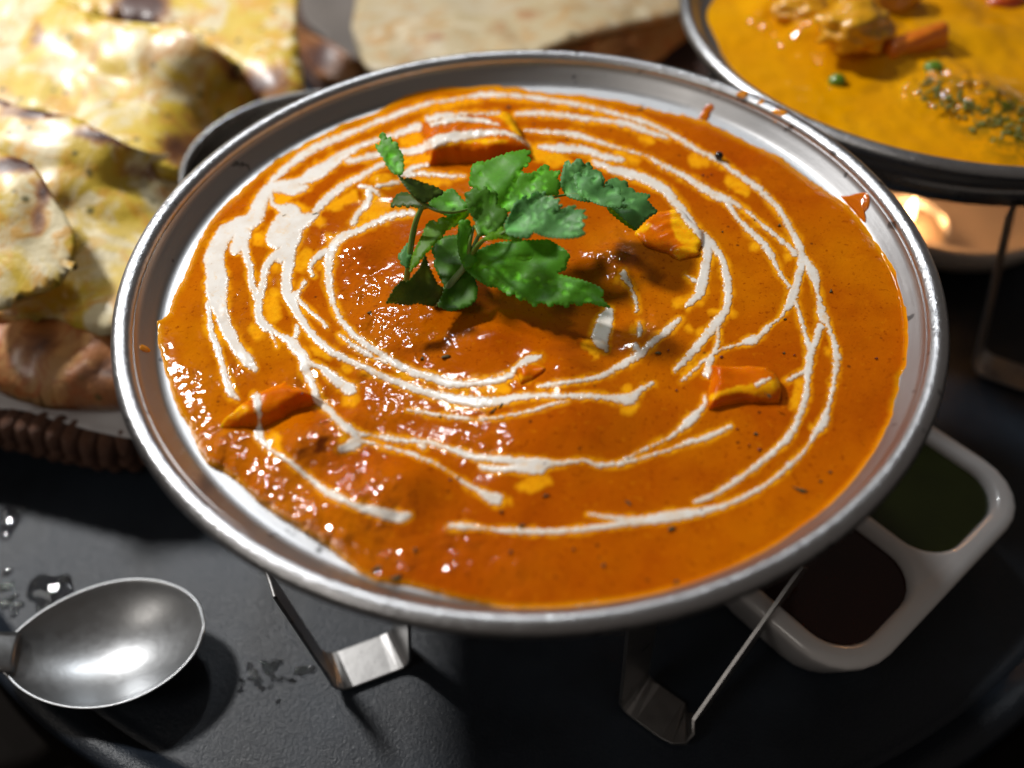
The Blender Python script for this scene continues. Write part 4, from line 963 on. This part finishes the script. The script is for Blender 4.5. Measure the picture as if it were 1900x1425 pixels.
# resample path evenly
pt = np.array(path+[path[0]]); seg = np.hypot(*np.diff(pt, axis=0).T); cum = np.r_[0, np.cumsum(seg)]
def basket_ring(inset, z, n):
    s = np.linspace(0, cum[-1], n, endpoint=False); X_b = np.interp(s, cum, pt[:, 0]); Y_b = np.interp(s, cum, pt[:, 1])
    cxy = np.array([Wb/2, Db/2]); out = []
    for a, b in zip(X_b, Y_b):
        q = np.array([a, b]); q = cxy+(q-cxy)*(1-inset); w_ = org+e1*q[0]+e2*q[1]; out.append(np.array(W(w_[0], w_[1], z)))
    return out
# wall core
n = 160; rings = [basket_ring(.16, -H0+.01, n), basket_ring(.10, -.95, n), basket_ring(.03, -.80, n), basket_ring(.055, -.80, n), basket_ring(.12, -.95, n), basket_ring(.18, -H0+.03, n)]
vs = [p for r_ in rings for p in r_]; fs = [(i*n+k, i*n+(k+1) % n, (i+1)*n+(k+1) % n, (i+1)*n+k) for i in range(5) for k in range(n)]
fs += [tuple(range(n))[::-1], tuple(range(5*n, 6*n))]
childof(mesh('wall', vs, fs, M_wick), bk)
# coiled rows of wraps: each wrap an object sharing one mesh
bm = bmesh.new(); bmesh.ops.create_uvsphere(bm, u_segments=12, v_segments=10, radius=1)
for v in bm.verts: v.co.z = math.copysign(abs(v.co.z)**.5, v.co.z)*.9; v.co.y = math.copysign(abs(v.co.y)**.7, v.co.y)
wm = bpy.data.meshes.new('wrap'); bm.to_mesh(wm); bm.free(); wm.materials.append(M_wick); wm.shade_smooth()
rs = random.Random(3)
for row, (ins, z, hgt, n) in enumerate(((.012, -.785, .062, 130), (.035, -.875, .055, 124), (.07, -.955, .050, 120))):
    rg_ = basket_ring(ins, z, n)
    for k in range(n):
        a, b = rg_[k-1], rg_[(k+1) % n]; t = Vector(b-a).normalized()
        o = bpy.data.objects.new('wrap', wm); C.objects.link(o)
        L = np.linalg.norm(b-a)/2
        o.scale = (L*.60, .05*R, hgt*R*(1+.15*rs.random()))
        o.rotation_euler = (0, rs.uniform(.22, .42), math.atan2(t.y, t.x)); o.location = Vector(rg_[k])+Vector((0, 0, rs.uniform(-.006, .006)*R))
        childof(o, bk)
m = NT('white_liner'); m.set(Base__Color=(.62, .60, .60), Roughness=.6, Normal=m.bump(m.noise(60, 3, .6), .001, .5))
lin = bread([(-80,640,-.64),(0,660,-.64),(120,690,-.63),(230,700,-.64),(262,760,-.70),(258,812,-.735),(180,802,-.735),(100,780,-.735),(40,762,-.735),(-80,745,-.735)], [], m.m, 'white paper liner showing between the naan crust and the basket rim', nm='paper_liner', seed=12, thick=.008, puff=.0)
lin['category'] = 'paper liner'

# ------------------------------------------------------------------ small steel bowl behind
bz = -.38
T_, L_ = p3(556, 181, bz)[:2], p3(352, 305, bz)[:2]; mm_ = (T_+L_)/2; dd_ = T_-L_; hh_ = np.linalg.norm(dd_)/2; nn_ = np.array([dd_[1], -dd_[0]])/(2*hh_)
bcx, bcy = mm_+nn_*math.sqrt(max(0, .42**2-hh_**2))
sb = empty('steel_bowl', W(bcx, bcy, -H0)); tag(sb, 'small thin-rimmed steel bowl peeking out behind the left of the near dish', 'bowl')
M_dark = steel('dark_steel', base=(.34, .32, .30), rough=.25, dent=.2, streak=False)
q = lathe('bowl', [(0, -.56), (.24, -.55), (.33, -.45), (.40, -.25), (.425, -.02), (.432, .0), (.440, -.02), (.415, -.25), (.345, -.50), (.27, -.64), (.25, -.665), (0, -.665)], M_dark, None, 128); q.location = (bcx*R, bcy*R, bz*R); childof(q, sb)
t = np.linspace(0, 2*np.pi, 11); q = lathe('rim', [(.436+.013*np.cos(a), .013*np.sin(a)) for a in t], M_steel2, None, 128); q.location = (bcx*R, bcy*R, bz*R); childof(q, sb)

# ------------------------------------------------------------------ yellow vegetable curry in the second dish
m = NT('yellow_curry'); co = m.coords()
c0 = m.ramp(m.noise(28, 3, .5, co), [(.3, (.64, .25, .0008)), (.7, (.74, .34, .001))])
c0 = m.mix(m.ramp(m.noise(900, 3, .7, co), [(.3, .6), (.42, 0.0)]), c0, (.34, .13, .003))
c0 = m.mix(m.math('MULTIPLY', m.attr('green'), m.ramp(m.noise(260, 4, .65, co), [(.44, 0.0), (.56, 1.0)])), c0, (.07, .075, .004))
rgh = m.attr('rough')
N1 = m.bump(m.noise(230, 2, .5, co, .5), .0026, m.math('ADD', m.math('MULTIPLY', rgh, .9), .10))
m.set(Base__Color=c0, Roughness=.5, Specular__IOR__Level=0.0, Normal=N1, Coat__Weight=m.math('ADD', m.math('MULTIPLY', rgh, .8), .5, clamp=True), Coat__Roughness=.08); M_yel = m.m
gx2 = np.arange(-.93, .93, .009); XX, YY = np.meshgrid(gx2, gx2)
rr = np.hypot(XX, YY); zz = np.full_like(XX, -.062)
def w2(u, v, z=-.20): a, b = uxy(u, v, z); return float(a)-D2[0], float(b)-D2[1]
rgf = np.zeros_like(XX)
for (u, v, r_, h) in [(1500,20,.10,.06),(1545,75,.10,.06),(1610,60,.09,.065),(1480,75,.06,.03),(1650,105,.10,.035),(1720,75,.12,.03),(1420,30,.05,.03),(1590,10,.08,.05),(1820,60,.12,.02),(1680,30,.08,.02),(1520,60,.14,.02),(1600,40,.12,.02),(1560,90,.09,.03),(1440,10,.10,.05),(1480,40,.07,.03),(1700,75,.08,.02),(1760,160,.14,.03),(1840,190,.12,.03),(1860,260,.1,.02),(1640,10,.1,.04),(1760,10,.1,.03)]:
    a, b = w2(u, v); zz = zz+1.3*h*np.exp(-((XX-a)**2+(YY-b)**2)/(r_*r_))
for (u, v, r_, s) in [(1760,170,.13,1.2),(1560,60,.16,.7),(1450,50,.1,.5),(1700,90,.1,.5),(1840,210,.12,.7)]:
    a, b = w2(u, v); rgf = np.maximum(rgf, s*np.exp(-((XX-a)**2+(YY-b)**2)/(r_*r_)))
zz = zz + fbm(XX, YY, 3, 31)*.012+fbm(XX, YY, 7, 33)*.006+rgf*fbm(XX, YY, 12, 32)*.034
ang = np.arctan2(YY, XX); rlim = .878+.006*np.sin(ang*9)+.006*np.sin(ang*17+1)
s = 1-np.exp(-np.clip(rlim-rr, 0, 1)/.02); zz = (wall(rr)-.003+.006*np.clip((rlim-rr)/.008, 0, 1))*(1-s)+zz*s
f, used = grid_faces(rr < rlim+.012, len(gx2), len(gx2))
y_ = mesh('yellow_curry', np.stack([XX.ravel()[used]*R, YY.ravel()[used]*R, zz.ravel()[used]*R], -1), f, M_yel)
y_.location = W(D2[0], D2[1], D2[2]); attr(y_, 'rough', rgf.ravel()[used])
grn = np.zeros_like(XX)
for (u, v, r_, s_) in [(1765,175,.10,.55),(1862,215,.13,1.1),(1880,260,.10,1.0),(1820,235,.08,.8)]:
    a, b = w2(u, v); grn = np.maximum(grn, s_*np.exp(-((XX-a)**2+(YY-b)**2)/(r_*r_)))
attr(y_, 'green', grn.ravel()[used]); tag(y_, 'mustard yellow vegetable curry filling the upper right dish', 'curry')
def z2(u, v):
    z = -.2
    for _ in range(4):
        a, b = w2(u, v, z); i = int(np.clip((a+.93)/.009, 0, len(gx2)-1)); j = int(np.clip((b+.93)/.009, 0, len(gx2)-1)); z = D2[2]+float(zz[j, i])
    return z
def lumpy(nm, u, v, size, scl, rot, mat, lab, cat, amp=.15, fr_=2.0, sub=4, lift=0.0, group=None):
    bm = bmesh.new(); bmesh.ops.create_icosphere(bm, subdivisions=sub, radius=1)
    from mathutils import noise as mn
    for w in bm.verts:
        d = w.co.normalized(); k = 1+amp*mn.fractal(d*fr_+Vector((u*.1, v*.1, 0)), .7, 2.2, 3)
        w.co = Vector((d.x*scl[0], d.y*scl[1], d.z*scl[2]))*k
    me = bpy.data.meshes.new(nm); bm.to_mesh(me); bm.free(); o = link(nm, me, mat)
    o.scale = (size*R,)*3; o.rotation_euler = rot; o.location = at(u, v, z2(u, v)+lift); tag(o, lab, cat, group); return o
def veg(name, c1, c2, sc_=120, bmp=.6, coat=.5):
    m = NT(name); co = m.coords(); n_ = m.n('ShaderNodeTexNoise', Scale=sc_/40, Detail=4.0); m.l(co, n_.inputs['Vector'])
    m.set(Base__Color=m.ramp(n_.outputs[0], [(.35, c1), (.65, c2)]), Roughness=.3, Coat__Weight=coat, Coat__Roughness=.1, Normal=m.bump(n_.outputs[0], .0008, bmp)); return m.m
Mc = veg('sauced_cauliflower', (.64, .27, .003), (.74, .37, .010))
Mk = veg('carrot', (.62, .13, .004), (.70, .19, .006)); Mp = veg('pea_green', (.10, .20, .012), (.14, .27, .02), 60, .1); Mb = veg('broccoli_green', (.04, .065, .006), (.20, .20, .008), 300, 1.0)
Mr = veg('tomato', (.45, .05, .004), (.55, .09, .005)); Mq = veg('potato', (.48, .20, .006), (.56, .26, .010))
lumpy('cauliflower_floret', 1585, 50, .135, (1.0, .8, .6), (0, .1, .4), Mc, 'knobbly yellow-coated cauliflower floret in the yellow curry left of the carrot', 'cauliflower', .30, 1.7)
lumpy('cauliflower_floret', 1490, 20, .10, (1.1, .7, .5), (0, 0, -.3), Mc, 'lower cauliflower floret near the left edge of the yellow curry', 'cauliflower', .28, 1.7)
lumpy('potato_chunk', 1640, -6, .12, (1.2, .7, .6), (0, 0, .1), Mq, 'smooth yellow potato chunk at the top edge of the yellow curry', 'potato', .12, 1.2)
lumpy('pea', 1553, 150, .030, (1, .9, .8), (0, 0, 0), Mp, 'single green pea near the front left of the yellow curry', 'pea', .05, 1.5, lift=.008)
lumpy('pea', 1732, 125, .034, (1, .8, .6), (0, 0, 0), Mp, 'half-sunk green pea beside the glossy broccoli in the yellow curry', 'pea', .08, 1.5, lift=.004)
lumpy('tomato_piece', 1868, 2, .075, (1.1, .7, .6), (0, 0, .3), Mr, 'red tomato piece at the top right corner of the yellow curry', 'tomato', .12, 1.4)
# carrot wedge
cw_ = mesh('carrot_wedge', *(lambda P: (P, [(0,1,2,3),(7,6,5,4),(0,4,5,1),(1,5,6,2),(2,6,7,3),(3,7,4,0)]))([(-1,-.35,-.4),(1,-.30,-.4),(1,.30,-.4),(-1,.35,-.4),(-.95,-.28,.35),(.9,-.10,.45),(.92,.22,.4),(-.9,.25,.3)]), Mk)
cw_.scale = (.13*R, .13*R, .10*R); cw_.rotation_euler = (.15, -.1, .35); cw_.location = at(1700, 78, z2(1700, 78)+.008)
md = cw_.modifiers.new('b', 'BEVEL'); md.width = .16; md.segments = 4; tag(cw_, 'orange carrot wedge beside the cauliflower in the yellow curry', 'carrot')
# broccoli: cluster of small buds as parts on a stalk
for (u, v, sz, lab) in ((1765,172,.11,'glossy broccoli floret glinting in the middle of the yellow curry'),(1862,222,.14,'dark broccoli floret at the right edge of the yellow curry')):
    rt_ = empty('broccoli_floret', at(u, v, z2(u, v))); tag(rt_, lab, 'broccoli'); zl = z2(u, v)
    rs = random.Random(u); vs = []; fs = []
    bm = bmesh.new()
    for k in range(90):
        a = rs.random()*6.28; r_ = math.sqrt(rs.random())*sz; hh = .022*(1-(r_/sz)**2)*rs.uniform(.3, 1.0)
        mtx = Matrix.Translation((r_*math.cos(a)*R, r_*math.sin(a)*R, (hh*.7-.003)*R)) @ Matrix.Scale(rs.uniform(.004, .009)*R, 4)
        bmesh.ops.create_icosphere(bm, subdivisions=2, radius=1, matrix=mtx)
    me = bpy.data.meshes.new('buds'); bm.to_mesh(me); bm.free(); o = link('buds', me, Mb, rt_); tag(o, kind='stuff')
    cn = lumpy('stalk', u, v, sz*.6, (1, 1, .3), (0, 0, 0), Mb, None, None, .2, 2, 3, lift=-.03); childof(cn, rt_)

# ------------------------------------------------------------------ tea lights under the second dish
M_porc = clay('cream_porcelain', (.70, .62, .54), .3)
hb = (1.80, 1.46)
th = empty('tealight_bowl', W(*hb, -H0)); tag(th, 'white porcelain bowl glowing with candle light under the yellow curry dish', 'candle holder')
q = lathe('bowl', [(0, .05), (.30, .05), (.38, .08), (.45, .18), (.465, .20), (.495, .20), (.50, .18), (.43, .05), (.34, .0), (0, .0)], M_porc, None, 96); q.location = (hb[0]*R, hb[1]*R, -H0*R); childof(q, th)
M_wax = simple('wax', (.75, .62, .48), .4); M_alu = simple('foil_cup', (.7, .7, .7), .3, Metallic=1.0)
fl = NT('flame'); em = fl.n('ShaderNodeEmission', Strength=14.0); em.inputs[0].default_value = (1.0, .62, .28, 1); fl.l(em.outputs[0], fl.out.inputs[0]); M_flame = fl.m
def tealight(x, y, z, lab):
    r0 = empty('tealight', W(x, y, z)); tag(r0, lab, 'candle')
    def put(o): o.location = (x*R, y*R, (z)*R); childof(o, r0); return o
    put(lathe('cup', [(0, 0), (.17, 0), (.175, .12), (.168, .12), (.16, .01), (0, .01)], M_alu, None, 48))
    put(lathe('wax', [(0, .085), (.05, .08), (.16, .088), (.16, .02), (0, .02)], M_wax, None, 48))
    put(lathe('wick', [(0, .08), (.006, .08), (.005, .12), (0, .12)], simple('wick', (.02, .015, .01), .8), None, 8))
    put(lathe('flame', [(0, .105), (.016, .12), (.024, .15), (.018, .19), (.007, .225), (0, .24)], M_flame, None, 16))
    l = bpy.data.lights.new('candle_light', 'POINT'); l.energy = .034; l.color = (1.0, .46, .17); l.shadow_soft_size = .004
    lo = bpy.data.objects.new('candle_light', l); C.objects.link(lo); lo.location = W(x, y, z+.26)
fx, fy = [float(q) for q in uxy(1690, 386, -.80)]
tealight(fx, fy, -.985, 'lit tea light whose flame shows just right of the near dish')
fx, fy = [float(q) for q in uxy(1570, 262, -.72)]
tealight(fx, fy, -.90, 'added lit tea light behind the near dish rim under the yellow curry dish')  # second tea light, added to supply the rear flame spot
